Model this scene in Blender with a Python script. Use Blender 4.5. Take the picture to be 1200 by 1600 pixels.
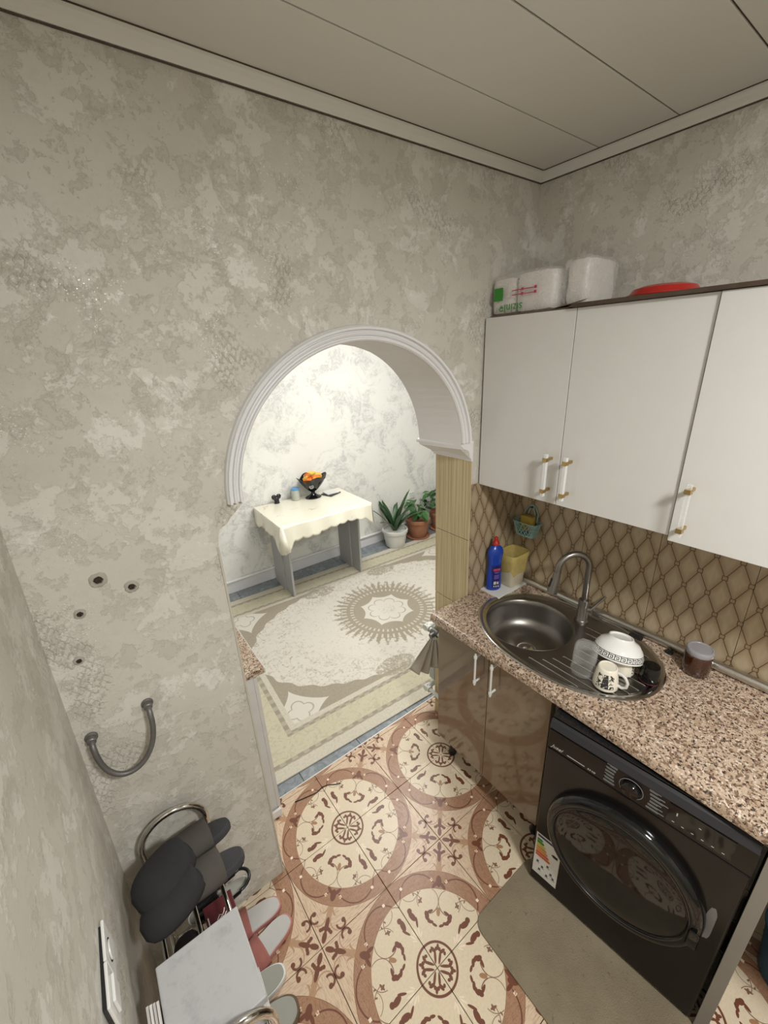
import bpy, bmesh, math, random
from math import sin, cos, pi, radians as R, hypot, atan2
from mathutils import Vector, Matrix
from mathutils.geometry import tessellate_polygon
random.seed(4)
SC = bpy.context.scene
COL = SC.collection
for o in list(bpy.data.objects): bpy.data.objects.remove(o)

# ------------------------------------------------------------ camera
cam = bpy.data.cameras.new('camera'); camo = bpy.data.objects.new('camera', cam); COL.objects.link(camo)
CR = [[0.7991112450174641, -0.5998387788613903, -0.04018280055838153],
      [-0.2434028457821099, -0.26169880469721174, -0.9339533126903192],
      [0.5497056237221963, 0.756113202499551, -0.3551289234264988]]
M = Matrix((CR[0], [-v for v in CR[1]], [-v for v in CR[2]])).transposed().to_4x4()
M.translation = (-1.7, -1.2, 2.05)
camo.matrix_world = M
cam.sensor_fit = 'VERTICAL'; cam.sensor_height = 36; cam.lens = 649.082 / 1600 * 36
cam.clip_start = .02
SC.camera = camo
# ------------------------------------------------------------ world, lamps, exposure
w = bpy.data.worlds.new('world'); SC.world = w; w.use_nodes = True
w.node_tree.nodes['Background'].inputs[0].default_value = (1, .98, .95, 1)
w.node_tree.nodes['Background'].inputs[1].default_value = .12
def area(name, loc, size, power, col, rot=(0, 0, 0), shape='DISK'):
    l = bpy.data.lights.new(name, 'AREA'); l.shape = shape; l.size = size; l.energy = power; l.color = col
    o = bpy.data.objects.new(name, l); COL.objects.link(o); o.location = loc; o.rotation_euler = rot
    return o
area('ceiling_lamp_kitchen', (-1.15, -1.95, 2.66), .30, 50, (1, .992, .962))
area('ceiling_lamp_room', (.3, .95, 2.66), 1.1, 50, (1, .985, .95))
SC.view_settings.view_transform = 'Standard'
SC.view_settings.look = 'None'
SC.view_settings.gamma = 1
SC.view_settings.use_curve_mapping = False
SC.view_settings.exposure = 0.0

# ------------------------------------------------------------ node helpers
class NT:
    def __init__(s, name):
        s.m = bpy.data.materials.new(name); s.m.use_nodes = True
        s.t = s.m.node_tree; s.n = s.t.nodes; s.b = s.n['Principled BSDF']
    def link(s, a, b): s.t.links.new(a, b)
    def math(s, op, a, b=0., c=0., clamp=False):
        n = s.n.new('ShaderNodeMath'); n.operation = op; n.use_clamp = clamp
        for i, v in enumerate((a, b, c)):
            if isinstance(v, X): s.link(v.s, n.inputs[i])
            else: n.inputs[i].default_value = float(v)
        return X(s, n.outputs[0])
    def pos(s):
        g = s.n.new('ShaderNodeNewGeometry'); p = s.n.new('ShaderNodeSeparateXYZ'); s.link(g.outputs['Position'], p.inputs[0])
        return [X(s, p.outputs[i]) for i in range(3)]
    def obj(s):
        g = s.n.new('ShaderNodeTexCoord'); p = s.n.new('ShaderNodeSeparateXYZ'); s.link(g.outputs['Object'], p.inputs[0])
        return [X(s, p.outputs[i]) for i in range(3)]
    def comb(s, a, b, c=0.):
        n = s.n.new('ShaderNodeCombineXYZ')
        for i, v in enumerate((a, b, c)):
            if isinstance(v, X): s.link(v.s, n.inputs[i])
            else: n.inputs[i].default_value = float(v)
        return n.outputs[0]
    def noise(s, vec, scale, detail=3, rough=.55, dist=0.):
        n = s.n.new('ShaderNodeTexNoise'); n.inputs['Scale'].default_value = scale; n.inputs['Detail'].default_value = detail
        n.inputs['Roughness'].default_value = rough; n.inputs['Distortion'].default_value = dist
        s.link(vec, n.inputs['Vector']); return X(s, n.outputs[0])
    def voro(s, vec, scale, feat='F1'):
        n = s.n.new('ShaderNodeTexVoronoi'); n.feature = feat; n.inputs['Scale'].default_value = scale
        s.link(vec, n.inputs['Vector']); return n
    def ramp(s, x, lo, hi):
        return s.math('MULTIPLY', x - lo, 1. / (hi - lo), clamp=True)
    def mix(s, f, a, b):
        n = s.n.new('ShaderNodeMix'); n.data_type = 'RGBA'
        if isinstance(f, X): s.link(f.s, n.inputs['Factor'])
        else: n.inputs['Factor'].default_value = f
        for k, v in (('A', a), ('B', b)):
            i = [q for q in n.inputs if q.identifier == k + '_Color'][0]
            if isinstance(v, tuple): i.default_value = (*v[:3], 1)
            else: s.link(v, i)
        return [q for q in n.outputs if q.identifier == 'Result_Color'][0]
    def color(s, c): 
        if isinstance(c, tuple): s.b.inputs['Base Color'].default_value = (*c[:3], 1)
        else: s.link(c, s.b.inputs['Base Color'])
    def setv(s, k, v):
        if isinstance(v, X): s.link(v.s, s.b.inputs[k])
        else: s.b.inputs[k].default_value = v
    def bump(s, h, strength=.3, dist=.01):
        n = s.n.new('ShaderNodeBump'); n.inputs['Strength'].default_value = strength; n.inputs['Distance'].default_value = dist
        s.link(h.s, n.inputs['Height']); s.link(n.outputs[0], s.b.inputs['Normal'])
class X:
    def __init__(s, t, k): s.t = t; s.s = k
    def __add__(s, o): return s.t.math('ADD', s, o)
    __radd__ = __add__
    def __sub__(s, o): return s.t.math('SUBTRACT', s, o)
    def __rsub__(s, o): return s.t.math('SUBTRACT', o, s)
    def __mul__(s, o): return s.t.math('MULTIPLY', s, o)
    __rmul__ = __mul__
    def __truediv__(s, o): return s.t.math('DIVIDE', s, o)
    def f(s, op, o=0., clamp=False): return s.t.math(op, s, o, clamp=clamp)
    def abs(s): return s.f('ABSOLUTE')
    def mx(s, o): return s.f('MAXIMUM', o)
    def mn(s, o): return s.f('MINIMUM', o)
def lin(r, g, b):
    f = lambda c: (c / 255 / 12.92) if c <= 10 else ((c / 255 + .055) / 1.055) ** 2.4
    return (f(r), f(g), f(b))
def plain(name, c, rough=.5, metal=0., **kw):
    m = NT(name); p = m.obj(); v = m.comb(*p)
    n = m.noise(v, 18, 3)
    k = kw.pop('var', .08)
    m.color(m.mix(n, tuple(x * (1 - k) for x in c), tuple(min(1, x * (1 + k)) for x in c)))
    m.setv('Roughness', rough); m.setv('Metallic', metal)
    for a, b in kw.items(): m.b.inputs[a.replace('_', ' ')].default_value = b
    return m.m
def dell(t, x, y, cx, cy, rx, ry, ang=0., aa=.12):
    """ellipse mask"""
    dx, dy = x - cx, y - cy
    if ang:
        c, s_ = cos(ang), sin(ang); dx, dy = dx * c + dy * s_, dy * c - dx * s_
    d = (dx / rx).f('POWER', 2.) if False else None
    a = dx * (1. / rx); b = dy * (1. / ry)
    q = a * a + b * b
    return t.math('MULTIPLY', 1. - q, 1. / aa, clamp=True)
def arc(t, x, y, cx, cy, r, wd, cond=None, aa=.0012):
    dx, dy = x - cx, y - cy
    d = ((dx * dx + dy * dy).f('SQRT') - r).abs()
    m = t.math('MULTIPLY', wd - d, 1. / aa, clamp=True)
    if cond is not None: m = m * cond
    return m
def gt(a, b): return a.f('GREATER_THAN', b)
def lt(a, b): return a.f('LESS_THAN', b)
def umax(l):
    r = l[0]
    for k in l[1:]: r = r.mx(k)
    return r

# ------------------------------------------------------------ materials
def mat_wallpaper():
    t = NT('beige_textured_wallpaper'); x, y, z = t.pos(); s = x + y * 1.0
    v = t.comb(x, y, z); v2 = t.comb(s, z, 0.)
    big = t.noise(v, 2.0, 4, .6, .2)
    mid = t.noise(v, 5.5, 9, .74, .15); fine = t.noise(t.comb(x + 7., y, z), 12, 8, .74, .1)
    blotch = t.ramp(mid, .515, .545); blotch2 = t.ramp(fine, .535, .565); blotch3 = t.ramp(fine, .44, .40)
    c = t.mix(t.ramp(big, .35, .65), (.545, .52, .455), (.61, .59, .53))
    c = t.mix(blotch * .48, c, (.73, .71, .66))
    c = t.mix(blotch2 * .40, c, (.45, .425, .36))
    c = t.mix(blotch3 * .14, c, (.48, .45, .39))
    # embossed lattice patches
    pn = t.noise(v2, 4.6, 2, .5, .2)
    msk = t.ramp(pn, .60, .66)
    a = s * .85 + z * .6; b = s * .9 - z * .45
    la = (a * 360. + mid * 14.).f('SINE'); lb = (b * 430. + fine * 12.).f('SINE')
    brk = t.noise(v, 60, 3, .6)
    lat = t.ramp(la.mx(lb), .45, .85) * t.ramp(brk, .44, .54)
    emb = lat * msk
    c = t.mix(emb * .38, c, (.33, .305, .25))
    pearl_sheen = t.ramp(t.noise(t.comb(x, y + 3., z), 4.2, 9, .76, .3), .575, .60)
    c = t.mix(pearl_sheen * .48, c, (.84, .83, .80))  # pearly streaks, their highlight painted into the colour
    vo = t.voro(v, 260); vs_ = t.n.new('ShaderNodeSeparateColor'); t.link(vo.outputs['Color'], vs_.inputs[0])
    fl = t.ramp(X(t, vs_.outputs[0]), .74, .78) * t.ramp(X(t, vo.outputs['Distance']), .48, .36) * t.ramp(t.noise(v2, 2.3, 2, .5), .48, .56) * t.ramp(pn, .53, .60)
    c = t.mix(fl * .75, c, (.95, .94, .92))  # glitter flecks with their glint painted near white
    t.color(c)
    t.setv('Roughness', .60 - pearl_sheen * .16 - msk * .12 - fl * .2)
    t.setv('Metallic', fl * .4)
    t.b.inputs['Specular IOR Level'].default_value = .55
    h = emb * .8 + blotch * .30 - blotch2 * .25 + t.noise(v, 160, 2) * .12 + X(t, vs_.outputs[1]) * fl
    t.bump(h, .6, .004)
    return t.m
def mat_room_wall():
    t = NT('white_marbled_wallpaper'); x, y, z = t.pos(); v = t.comb(x, y, z)
    a = t.noise(v, 3.2, 6, .66, 1.1); b = t.noise(v, 6.5, 6, .68, 1.6); f = t.noise(v, 30, 3)
    m1 = t.ramp(a, .50, .66); m2 = t.ramp((b - .5).abs() * -1. + .06, .0, .06) * t.ramp(a, .44, .6)
    c = t.mix(m1 * .75, (.84, .835, .79), (.66, .66, .64))
    c = t.mix(m2 * .85, c, (.52, .525, .51))
    c = t.mix(t.ramp(f, .4, .7) * .15, c, (.86, .86, .83))
    t.color(c); t.setv('Roughness', .9); t.b.inputs['Specular IOR Level'].default_value = .2; t.bump(b * .4 + f * .3, .3, .004)
    return t.m
def mat_floor_tile():
    t = NT('medallion_floor_tile'); x, y, z = t.pos()
    fx = ((x + 1.13 + .3).f('FLOORED_MODULO', .6) - .3).abs(); fy = ((y + .02 + .3).f('FLOORED_MODULO', .6) - .3).abs()
    r = (fx * fx + fy * fy).f('SQRT')
    u = (fx + fy) * .70711; vv = (fx - fy).abs() * .70711
    v3 = t.comb(x, y, 0.)
    grain = t.noise(t.comb(x * 1., y * 9., 0.), 34, 4, .6, .6); grain2 = t.noise(t.comb(x * 9., y * 1., 0.), 34, 4, .6, .6)
    blot = t.noise(v3, 30, 3, .6, 2.5)
    cream = lin(220, 205, 180); cream2 = lin(207, 188, 158)
    wood = lin(214, 190, 164); wood2 = lin(172, 142, 116)
    band = lin(170, 132, 106); band2 = lin(130, 92, 68); dark = lin(112, 68, 50); white = lin(240, 222, 200); tan = lin(164, 124, 90)
    dirn = gt(fx, fy)
    gsel = grain * (1. - dirn) + grain2 * dirn
    c = t.mix(t.ramp(gsel, .48, .68), wood, wood2)
    inband = lt(r, .2985)
    scr = t.ramp((blot - .5).abs() * -1. + .035, 0., .03)
    cb = t.mix(t.ramp(gsel, .4, .7) * .5 + scr * .5, band, band2)
    c = t.mix(inband, c, cb)
    c = t.mix(arc(t, fx, fy, 0., 0., .2975, .0014), c, band2)
    sw = umax([arc(t, u, vv, .200, .0767, .0775, .0030, gt(r, .256) * lt(r, .297)), arc(t, u, vv, .200, .0767, .0775, .0030, gt(r, .238) * lt(u, .225)),
               dell(t, u, vv, .262, .0, .021, .012), dell(t, u, vv, .248, .016, .017, .0065, -.75)])
    c = t.mix(sw, c, dark)
    sq = umax([lt((u - .264).abs() + (vv - .030).abs(), .0072), lt((u - .216).abs() + (vv - .153).abs(), .0072)])
    c = t.mix(sq, c, white)
    inner = lt(r, .236)
    cc = t.mix(t.ramp(t.noise(v3, 120, 3), .4, .7) * .5, cream, cream2)
    c = t.mix(inner, c, cc)
    c = t.mix(arc(t, fx, fy, 0., 0., .236, .0012), c, band2)
    ring = arc(t, fx, fy, 0., 0., .0710, .0045)
    mm = fx.mn(fy); MM = fx.mx(fy)
    star = umax([dell(t, u, vv, .030, .0085, .021, .0045, .12), dell(t, u, vv, .047, .0165, .0115, .0055, .95), dell(t, u, vv, .042, .0255, .006, .005),
                 dell(t, u, vv, .0570, .0, .0095, .0050), dell(t, u, vv, .051, .006, .006, .005)])
    palm = umax([dell(t, u, vv, .147, .044, .0125, .0085, .5), dell(t, u, vv, .158, .033, .014, .0050, -1.1), dell(t, u, vv, .134, .040, .0135, .0060, .95),
                 dell(t, u, vv, .1265, .029, .0055, .0120, .0), dell(t, u, vv, .119, .013, .0045, .0105, -.35)])
    tan_m = dell(t, u, vv, .160, .0, .0145, .0075)
    vine = umax([arc(t, u, vv, .193, .043, .0425, .0017, gt(u, .168) * lt(r, .234)), arc(t, u, vv, .193, .043, .0425, .0024, lt(u, .175) * lt(vv, .034)),
                 arc(t, u, vv, .160, .105, .0485, .0018, gt(u, .151) * gt(vv, .070) * lt(r, .2345)), arc(t, u, vv, .214, .122, .036, .0016, lt(u, .205) * lt(r, .232)),
                 dell(t, u, vv, .188, .073, .0125, .0040, -.5), dell(t, u, vv, .186, .073, .0040, .0095, -.5),
                 arc(t, u, vv, .207, .092, .0105, .0030, lt(r, .233) * gt(u + vv * .4, .240))])
    leaf = umax([dell(t, u, vv, .133, .100, .019, .0098, .95), dell(t, u, vv, .118, .081, .017, .0042, .25), dell(t, u, vv, .148, .112, .0095, .0095)])
    dk = umax([ring, star, palm, vine * .9, leaf])
    c = t.mix(dk * inner, c, dark)
    c = t.mix(tan_m, c, tan)
    wsp = umax([dell(t, MM, mm, .114, .014, .014, .0032, .5), dell(t, MM, mm, .120, .005, .015, .0030, .15), dell(t, MM, mm, .103, .016, .010, .0028, .9)])
    c = t.mix(wsp * .75, c, white)
    stem = umax([arc(t, u, vv, .333, .042, .034, .0026, lt(vv, .048) * gt(u, .322)), lt(vv, .0100) * gt(u, .290) * lt(u, .345), arc(t, u, vv, .296, .042, .034, .0036, lt(vv, .034) * gt(u, .262) * lt(u, .325))])
    c = t.mix(stem * .75, c, tan)
    cs = umax([dell(t, u, vv, .394, .0, .0185, .0092), dell(t, u, vv, .357, .0, .025, .0085), dell(t, u, vv, .371, .013, .012, .0062, .9), dell(t, u, vv, .3755, .0205, .0065, .0065)])
    curl = umax([arc(t, u, vv, .344, .052, .0165, .0044, gt(u * 1.4 + vv, .528)), dell(t, u, vv, .3325, .059, .0085, .0080)])
    c = t.mix(cs.mx(curl), c, dark)
    t.color(c); t.setv('Roughness', .30 + t.ramp(gsel, .4, .7) * .12); t.b.inputs['Specular IOR Level'].default_value = .5
    t.bump(gsel * .5 + t.noise(v3, 160, 2) * .3, .12, .002)
    return t.m
def mat_rug():
    t = NT('cream_oriental_rug'); x, y, z = t.obj(); A, B = 1.42, .95
    ax, ay = x.abs(), y.abs(); v = t.comb(x, y, 0.)
    d = (A - ax).mn(B - ay)
    r = (x * x + y * y).f('SQRT'); th = t.math('ARCTAN2', y, x)
    n1 = t.noise(v, 70, 4, .7); n2 = t.noise(v, 22, 5, .7, 2.0); n3 = t.noise(v, 9, 4, .6, 1.5)
    cream = lin(206, 200, 184); white = lin(214, 209, 198); beige = lin(166, 157, 140); beige2 = lin(150, 141, 124); straw = lin(200, 194, 170)
    c = t.mix(t.ramp(n1, .45, .62) * .3, cream, beige)
    wide = gt(d, .10) * lt(d, .235)
    cw = t.mix(t.ramp(n2, .50, .60) * .38, straw, beige)
    c = t.mix(wide, c, cw)
    b1 = gt(d, .07) * lt(d, .10); b2 = gt(d, .235) * lt(d, .265)
    zig = t.ramp(((x * 90.).f('SINE') * (y * 90.).f('SINE')), -.2, .3) * .35
    c = t.mix((b1 + b2) * (.85 - zig), c, beige2)
    field = gt(d, .30)
    c = t.mix(field, c, t.mix(t.ramp(n1, .45, .6) * .5, beige, beige2))
    # oval
    ov = (ax * (1 / 1.13)).f('POWER', 2.2) + (ay * (1 / .66)).f('POWER', 2.2)
    sc = (th * 46.).f('SINE') * .02
    ovm = lt(ov + sc, 1.)
    motif = t.ramp((n3 - .5).abs() * -1. + .035, 0., .03) * t.ramp(n2, .42, .5) * t.ramp(ov, .35, .6)
    dots = t.ramp(n2, .58, .62)
    c = t.mix(ovm * field, c, t.mix(motif * .65 + dots * .45, white, beige))
    # side palmettes
    pal = dell(t, ax, ay, .34, .60, .16, .085) * t.ramp(n2, .40, .50)
    c = t.mix(pal * .9, c, beige)
    # corner stars
    cx_, cy_ = ax - 1.05, ay - .58
    cs = cx_.abs().f('POWER', .75) + cy_.abs().f('POWER', .75)
    csm = lt(cs, .30)
    cr = (cx_ * cx_ + cy_ * cy_).f('SQRT')
    cth = t.math('ARCTAN2', cy_, cx_)
    cring = t.ramp((cr - .055 - (cth * 2.).f('COSINE').abs() * .03).abs() * -1. + .007, 0., .004)
    c = t.mix(csm * field, c, t.mix(cring * .8, white, beige))
    # centre medallion
    k = (th * 40.).f('SINE') * .5 + .5
    flame = .40 + k * .07 + (t.noise(v, 45, 3) - .5) * .16
    med = t.math('MULTIPLY', flame - r, 40., clamp=True)
    tear = t.ramp((th * 52.).f('SINE'), .25, .7) * umax([gt(r, .285) * lt(r, .315), gt(r, .345) * lt(r, .39), gt(r, .40) * lt(r, .43)])
    cm = t.mix(tear * .8, t.mix(t.ramp(n1, .4, .6) * .4, beige, beige2), white)
    c = t.mix(med, c, cm)
    e = (th * 4.).f('SINE').abs()
    starr = .235 - e.f('POWER', .6) * .048
    st = lt(r, starr)
    ps = (th * 4.).f('COSINE').abs().f('POWER', .5) * .055
    pet = t.ramp((r - .105 - ps).abs() * -1. + .0065, 0., .004)
    ctr = t.ramp(n2, .52, .58) * lt(r, .07)
    c = t.mix(st, c, t.mix(pet * .8 + ctr * .4, white, beige2))
    t.color(c); t.setv('Roughness', .95); t.b.inputs['Specular IOR Level'].default_value = .15
    t.bump(n1 + t.noise(v, 300, 2) * .6, .5, .004)
    return t.m
def mat_honeycomb():
    t = NT('lattice_print_wall_tile'); x, y, z = t.pos()
    s = x + y; p, q = .0739, .1490
    a = ((s + .922 + p * 20.5).f('FLOORED_MODULO', p) - p / 2).abs(); b = ((z - 1.270 + q * 10.5).f('FLOORED_MODULO', q) - q / 2).abs()
    f = ((a * (2 / p) + b * (2 / q) - 1.).abs()) * (1 / 29.7)
    dsq = ((a - p / 2).abs().mx(b)).mn(a.mx((b - q / 2).abs()))
    line = umax([lt(f, .0013) * gt(dsq, .0076), t.ramp((dsq - .0076).abs(), .0018, .0010)])
    v = t.comb(x, y, z)
    streak = t.noise(t.comb(s * 14., z * 1.5, 0.), 6, 4, .6, .8); n = t.noise(v, 50, 3)
    c = t.mix(t.ramp(f, .0, .020), lin(148, 128, 101), lin(176, 160, 134))
    c = t.mix(t.ramp(streak, .4, .7) * .35, c, lin(154, 136, 110))
    c = t.mix(line, c, lin(92, 68, 46))
    t.color(c); t.setv('Roughness', .28)
    t.bump(t.ramp(f, 0., .004) + n * .1, .35, .002)
    return t.m
def mat_granite(name='speckled_granite'):
    t = NT(name); x, y, z = t.obj(); v = t.comb(x, y, z)
    a = t.noise(v, 92, 3, .6, .5); b = t.noise(v, 128, 3, .62); g = t.noise(v, 45, 3, .6)
    c = t.mix(t.ramp(g, .4, .6), lin(200, 180, 160), lin(178, 154, 132))
    c = t.mix(t.ramp(a, .53, .57) * .9, c, lin(122, 98, 80))
    c = t.mix(t.ramp(b, .56, .59), c, lin(60, 48, 42))
    c = t.mix(t.ramp(t.noise(v, 120, 2, .5), .62, .66), c, lin(222, 208, 194))
    t.color(c); t.setv('Roughness', .33); t.bump(b, .05, .001)
    return t.m
def mat_ribbed_tile():
    t = NT('striped_beige_jamb_tile'); x, y, z = t.pos()
    s = t.noise(t.comb(x * .2, y * 1., z * .012), 130, 4, .7)
    c = t.mix(t.ramp(s, .38, .62), lin(212, 196, 158), lin(176, 156, 116))
    t.color(c); t.setv('Roughness', .4); t.bump(s, .3, .002); return t.m
def mat_brushed(name, c, rough=.32):
    t = NT(name); x, y, z = t.obj(); n = t.noise(t.comb(x * 4., y * 30., z * 4.), 20, 3)
    t.color(t.mix(n, tuple(k * .85 for k in c), c)); t.setv('Metallic', 1.); t.setv('Roughness', rough + (n - .5) * .12); return t.m
def mat_glass(name, c=(1, 1, 1), rough=.0, ior=1.45):
    t = NT(name); v = t.comb(*t.obj()); n = t.noise(v, 10, 2)
    t.color(t.mix(n, c, tuple(k * .97 for k in c))); t.setv('Roughness', rough)
    t.b.inputs['Transmission Weight'].default_value = 1; t.b.inputs['IOR'].default_value = ior; return t.m
def mat_clear(name, c, alpha):
    t = NT(name); v = t.comb(*t.obj()); n = t.noise(v, 12, 2); t.color(t.mix(n, c, tuple(k * .9 for k in c)))
    lw = t.n.new('ShaderNodeLayerWeight'); lw.inputs[0].default_value = .35
    t.setv('Alpha', X(t, lw.outputs['Facing']) * .40 + alpha); t.setv('Roughness', .04); t.b.inputs['Specular IOR Level'].default_value = 1.; return t.m
def mat_film(name, c, alpha):
    t = NT(name); v = t.comb(*t.obj()); n = t.noise(v, 40, 4, .6, 1.)
    t.color(t.mix(n, c, tuple(min(1, k * 1.15) for k in c))); t.setv('Roughness', .25)
    t.setv('Alpha', t.ramp(n, .2, .8) * .20 + alpha); t.bump(t.noise(v, 14, 3, .6, .5), .5, .010); return t.m
def mat_mat():
    t = NT('grey_brown_doormat'); x, y, z = t.pos(); v = t.comb(x, y, z)
    a = t.noise(v, 45, 4, .7, .8); b = t.noise(v, 260, 3); g = t.noise(v, 5, 3)
    c = t.mix(t.ramp(g, .35, .65), lin(138, 127, 106), lin(120, 109, 89))
    c = t.mix(t.ramp(a, .62, .70) * .6, c, lin(66, 56, 42)); c = t.mix(t.ramp(b, .4, .7) * .3, c, lin(146, 134, 112))
    t.color(c); t.setv('Roughness', .95); t.bump(a * .6 + b, .8, .004); return t.m
def mat_slate():
    t = NT('blue_grey_stone_tile'); x, y, z = t.pos(); v = t.comb(x, y, z)
    a = t.noise(v, 14, 6, .7, 1.4); b = t.noise(v, 60, 3)
    c = t.mix(t.ramp(a, .35, .65), lin(112, 120, 126), lin(154, 160, 164)); c = t.mix(t.ramp(b, .5, .65) * .3, c, lin(86, 94, 102))
    t.color(c); t.setv('Roughness', .35); t.bump(a, .1, .002); return t.m
def mat_cloth():
    t = NT('cream_printed_tablecloth'); x, y, z = t.obj(); v = t.comb(x, y, z)
    a = t.noise(v, 6, 3, .5); b = t.noise(v, 26, 4, .7, 1.)
    f = t.ramp(a, .60, .66) * t.ramp(b, .50, .56)
    c = t.mix(f * .55, lin(240, 236, 218), lin(190, 158, 128)); t.color(c); t.setv('Roughness', .4)
    t.b.inputs['Coat Weight'].default_value = .6; t.b.inputs['Coat Roughness'].default_value = .12; return t.m
def mat_greek():
    t = NT('white_bowl_greek_key'); x, y, z = t.obj()
    th = t.math('ARCTAN2', y, x) * (26 / (2 * pi)); fr = th.f('FLOORED_MODULO', 1.); h = (z - .006) * (1 / .020)
    band = gt(h, 0.) * lt(h, 1.)
    edge = umax([lt(h, .12), gt(h, .88)])
    key = umax([lt(fr, .14), gt(h, .62) * lt(h, .76) * lt(fr, .8), gt(fr, .66) * lt(fr, .80) * gt(h, .25) * lt(h, .76), gt(h, .25) * lt(h, .39) * gt(fr, .34) * lt(fr, .8), gt(fr, .34) * lt(fr, .46) * gt(h, .25) * lt(h, .52)])
    c = t.mix(band * edge.mx(key), (.82, .82, .80), (.03, .03, .035)); t.color(c); t.setv('Roughness', .12); return t.m
def mat_mugprint():
    t = NT('white_mug_black_print'); x, y, z = t.obj(); th = t.math('ARCTAN2', y, x)
    v = t.comb(th * .035, z, 0.); n = t.noise(v, 60, 4, .7, 1.)
    d = (th + 1.35).abs()
    zone = lt(d, .75) * gt(z, .012) * lt(z, .066)
    body = lt((th + 1.35).abs() * .04, .006 + t.ramp(z, .08, .02) * .006)
    c = t.mix((zone * t.ramp(n, .50, .54)).mx(zone * body * t.ramp(n, .36, .42)), lin(232, 226, 210), (.035, .035, .04)); t.color(c); t.setv('Roughness', .15); return t.m
def mat_ceiling():
    t = NT('matte_ceiling_panel'); v = t.comb(*t.pos()); n = t.noise(v, 3, 4); f = t.noise(v, 220, 2)
    t.color(t.mix(n * .7, (.74, .73, .68), (.66, .65, .60))); t.setv('Roughness', .55); t.bump(f, .1, .002); return t.m
def mat_stone_lid():
    t = NT('white_dusty_cardboard'); v = t.comb(*t.obj()); a = t.noise(v, 16, 4, .7); b = t.noise(v, 5, 3)
    c = t.mix(t.ramp(a, .5, .68) * .6, (.43, .425, .435), (.27, .27, .285)); c = t.mix(t.ramp(b, .4, .7) * .3, c, (.52, .51, .52)); t.color(c); t.setv('Roughness', .5); return t.m
MT = {}
def mk():
    g = MT
    g['wallpaper'] = mat_wallpaper(); g['roomwall'] = mat_room_wall(); g['tile'] = mat_floor_tile(); g['rug'] = mat_rug()
    g['honey'] = mat_honeycomb(); g['granite'] = mat_granite(); g['ribbed'] = mat_ribbed_tile(); g['mat'] = mat_mat(); g['slate'] = mat_slate()
    g['cloth'] = mat_cloth(); g['greek'] = mat_greek(); g['mug'] = mat_mugprint(); g['ceil'] = mat_ceiling(); g['lid'] = mat_stone_lid()
    g['steel'] = mat_brushed('brushed_grey_steel', (.29, .275, .255), .36); g['steel_bright'] = mat_brushed('bright_steel', (.62, .61, .59), .2)
    g['chrome'] = mat_brushed('chrome', (.68, .66, .62), .12); g['alu'] = mat_brushed('aluminium', (.62, .60, .56), .3)
    g['gold'] = plain('antique_gold', (.52, .38, .16), .25, 1.)
    g['plaster'] = plain('white_plaster', (.74, .73, .72), .7, var=.03); g['moulding'] = plain('white_moulding_paint', (.78, .78, .79), .45, var=.02)
    g['grout'] = plain('grey_grout', (.16, .12, .09), .9); g['base_grey'] = plain('grey_screed', (.30, .30, .30), .9)
    g['white_gloss'] = plain('white_gloss_lacquer', (.66, .655, .635), .16, var=.02, Coat_Weight=.3)
    g['cab_body'] = plain('white_chipboard', (.6, .59, .57), .5); g['browngloss'] = plain('taupe_gloss_lacquer', lin(120, 102, 82), .10, var=.03, Coat_Weight=.5)
    g['board_and_shadow'] = plain('dark_board_and_shadow', (.07, .045, .03), .6, var=.4)  # cabinet-top board, also the drawn shadow lines of the coving
    g['black'] = plain('black_plastic', (.012, .012, .013), .25); g['blackgloss'] = plain('black_gloss', (.006, .006, .006), .06)
    g['washer'] = plain('dark_inox_front', (.013, .011, .010), .20, .35, var=.05); g['washer_top'] = plain('dark_grey_bevel', (.038, .038, .043), .3, .3)
    g['washer_side'] = plain('pale_grey_enamel', (.42, .40, .37), .4)
    g['white'] = plain('white_plastic', (.72, .72, .70), .35, var=.02); g['offwhite'] = plain('offwhite_print', (.55, .53, .50), .5)
    g['red'] = plain('red_plastic', (.42, .02, .015), .3); g['blue'] = plain('blue_plastic', (.012, .05, .36), .25); g['darkblue'] = plain('navy_label', (.01, .012, .12), .35)
    g['lilac'] = plain('lilac_print', (.22, .14, .5), .4); g['green'] = plain('green_print', (.035, .24, .03), .5); g['tealblue'] = plain('teal_blue_plastic', (.02, .10, .19), .35); g['redprint'] = plain('crimson_print', (.45, .05, .09), .5)
    g['cream_plastic'] = plain('cream_plastic', (.50, .45, .33), .45); g['teal'] = plain('pale_teal_plastic', (.28, .45, .42), .45)
    g['sponge'] = plain('ochre_sponge', (.38, .27, .05), .95, var=.3)
    g['liner'] = mat_film('yellow_bin_liner', (.52, .40, .12), .60); g['film'] = mat_film('clear_plastic_wrap', (.85, .83, .80), .16)
    g['paperwhite'] = plain('white_paper', (.72, .69, .66), .75, var=.05)
    g['glass'] = mat_clear('clear_glass', (.75, .76, .74), .02); g['acrylic'] = mat_clear('clear_acrylic', (.85, .85, .84), .25); g['milky'] = plain('milky_acrylic', (.74, .74, .74), .15)
    g['jam'] = plain('dark_amber_honey', (.045, .012, .004), .12, var=.5, Coat_Weight=1.); g['lidgrey'] = plain('translucent_grey_lid', (.30, .29, .31), .25, var=.2)
    g['doorglass'] = plain('dark_door_glass', (.008, .007, .006), .05); g['door_rim'] = plain('dark_grey_rim', (.10, .10, .10), .3, .6)
    g['clothgrey'] = plain('felt_black', (.022, .022, .024), .9, var=.3); g['brownfelt'] = plain('brown_felt', (.075, .066, .058), .92, var=.2); g['darkgrey'] = plain('dark_grey_foam', (.045, .045, .05), .8)
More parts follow.
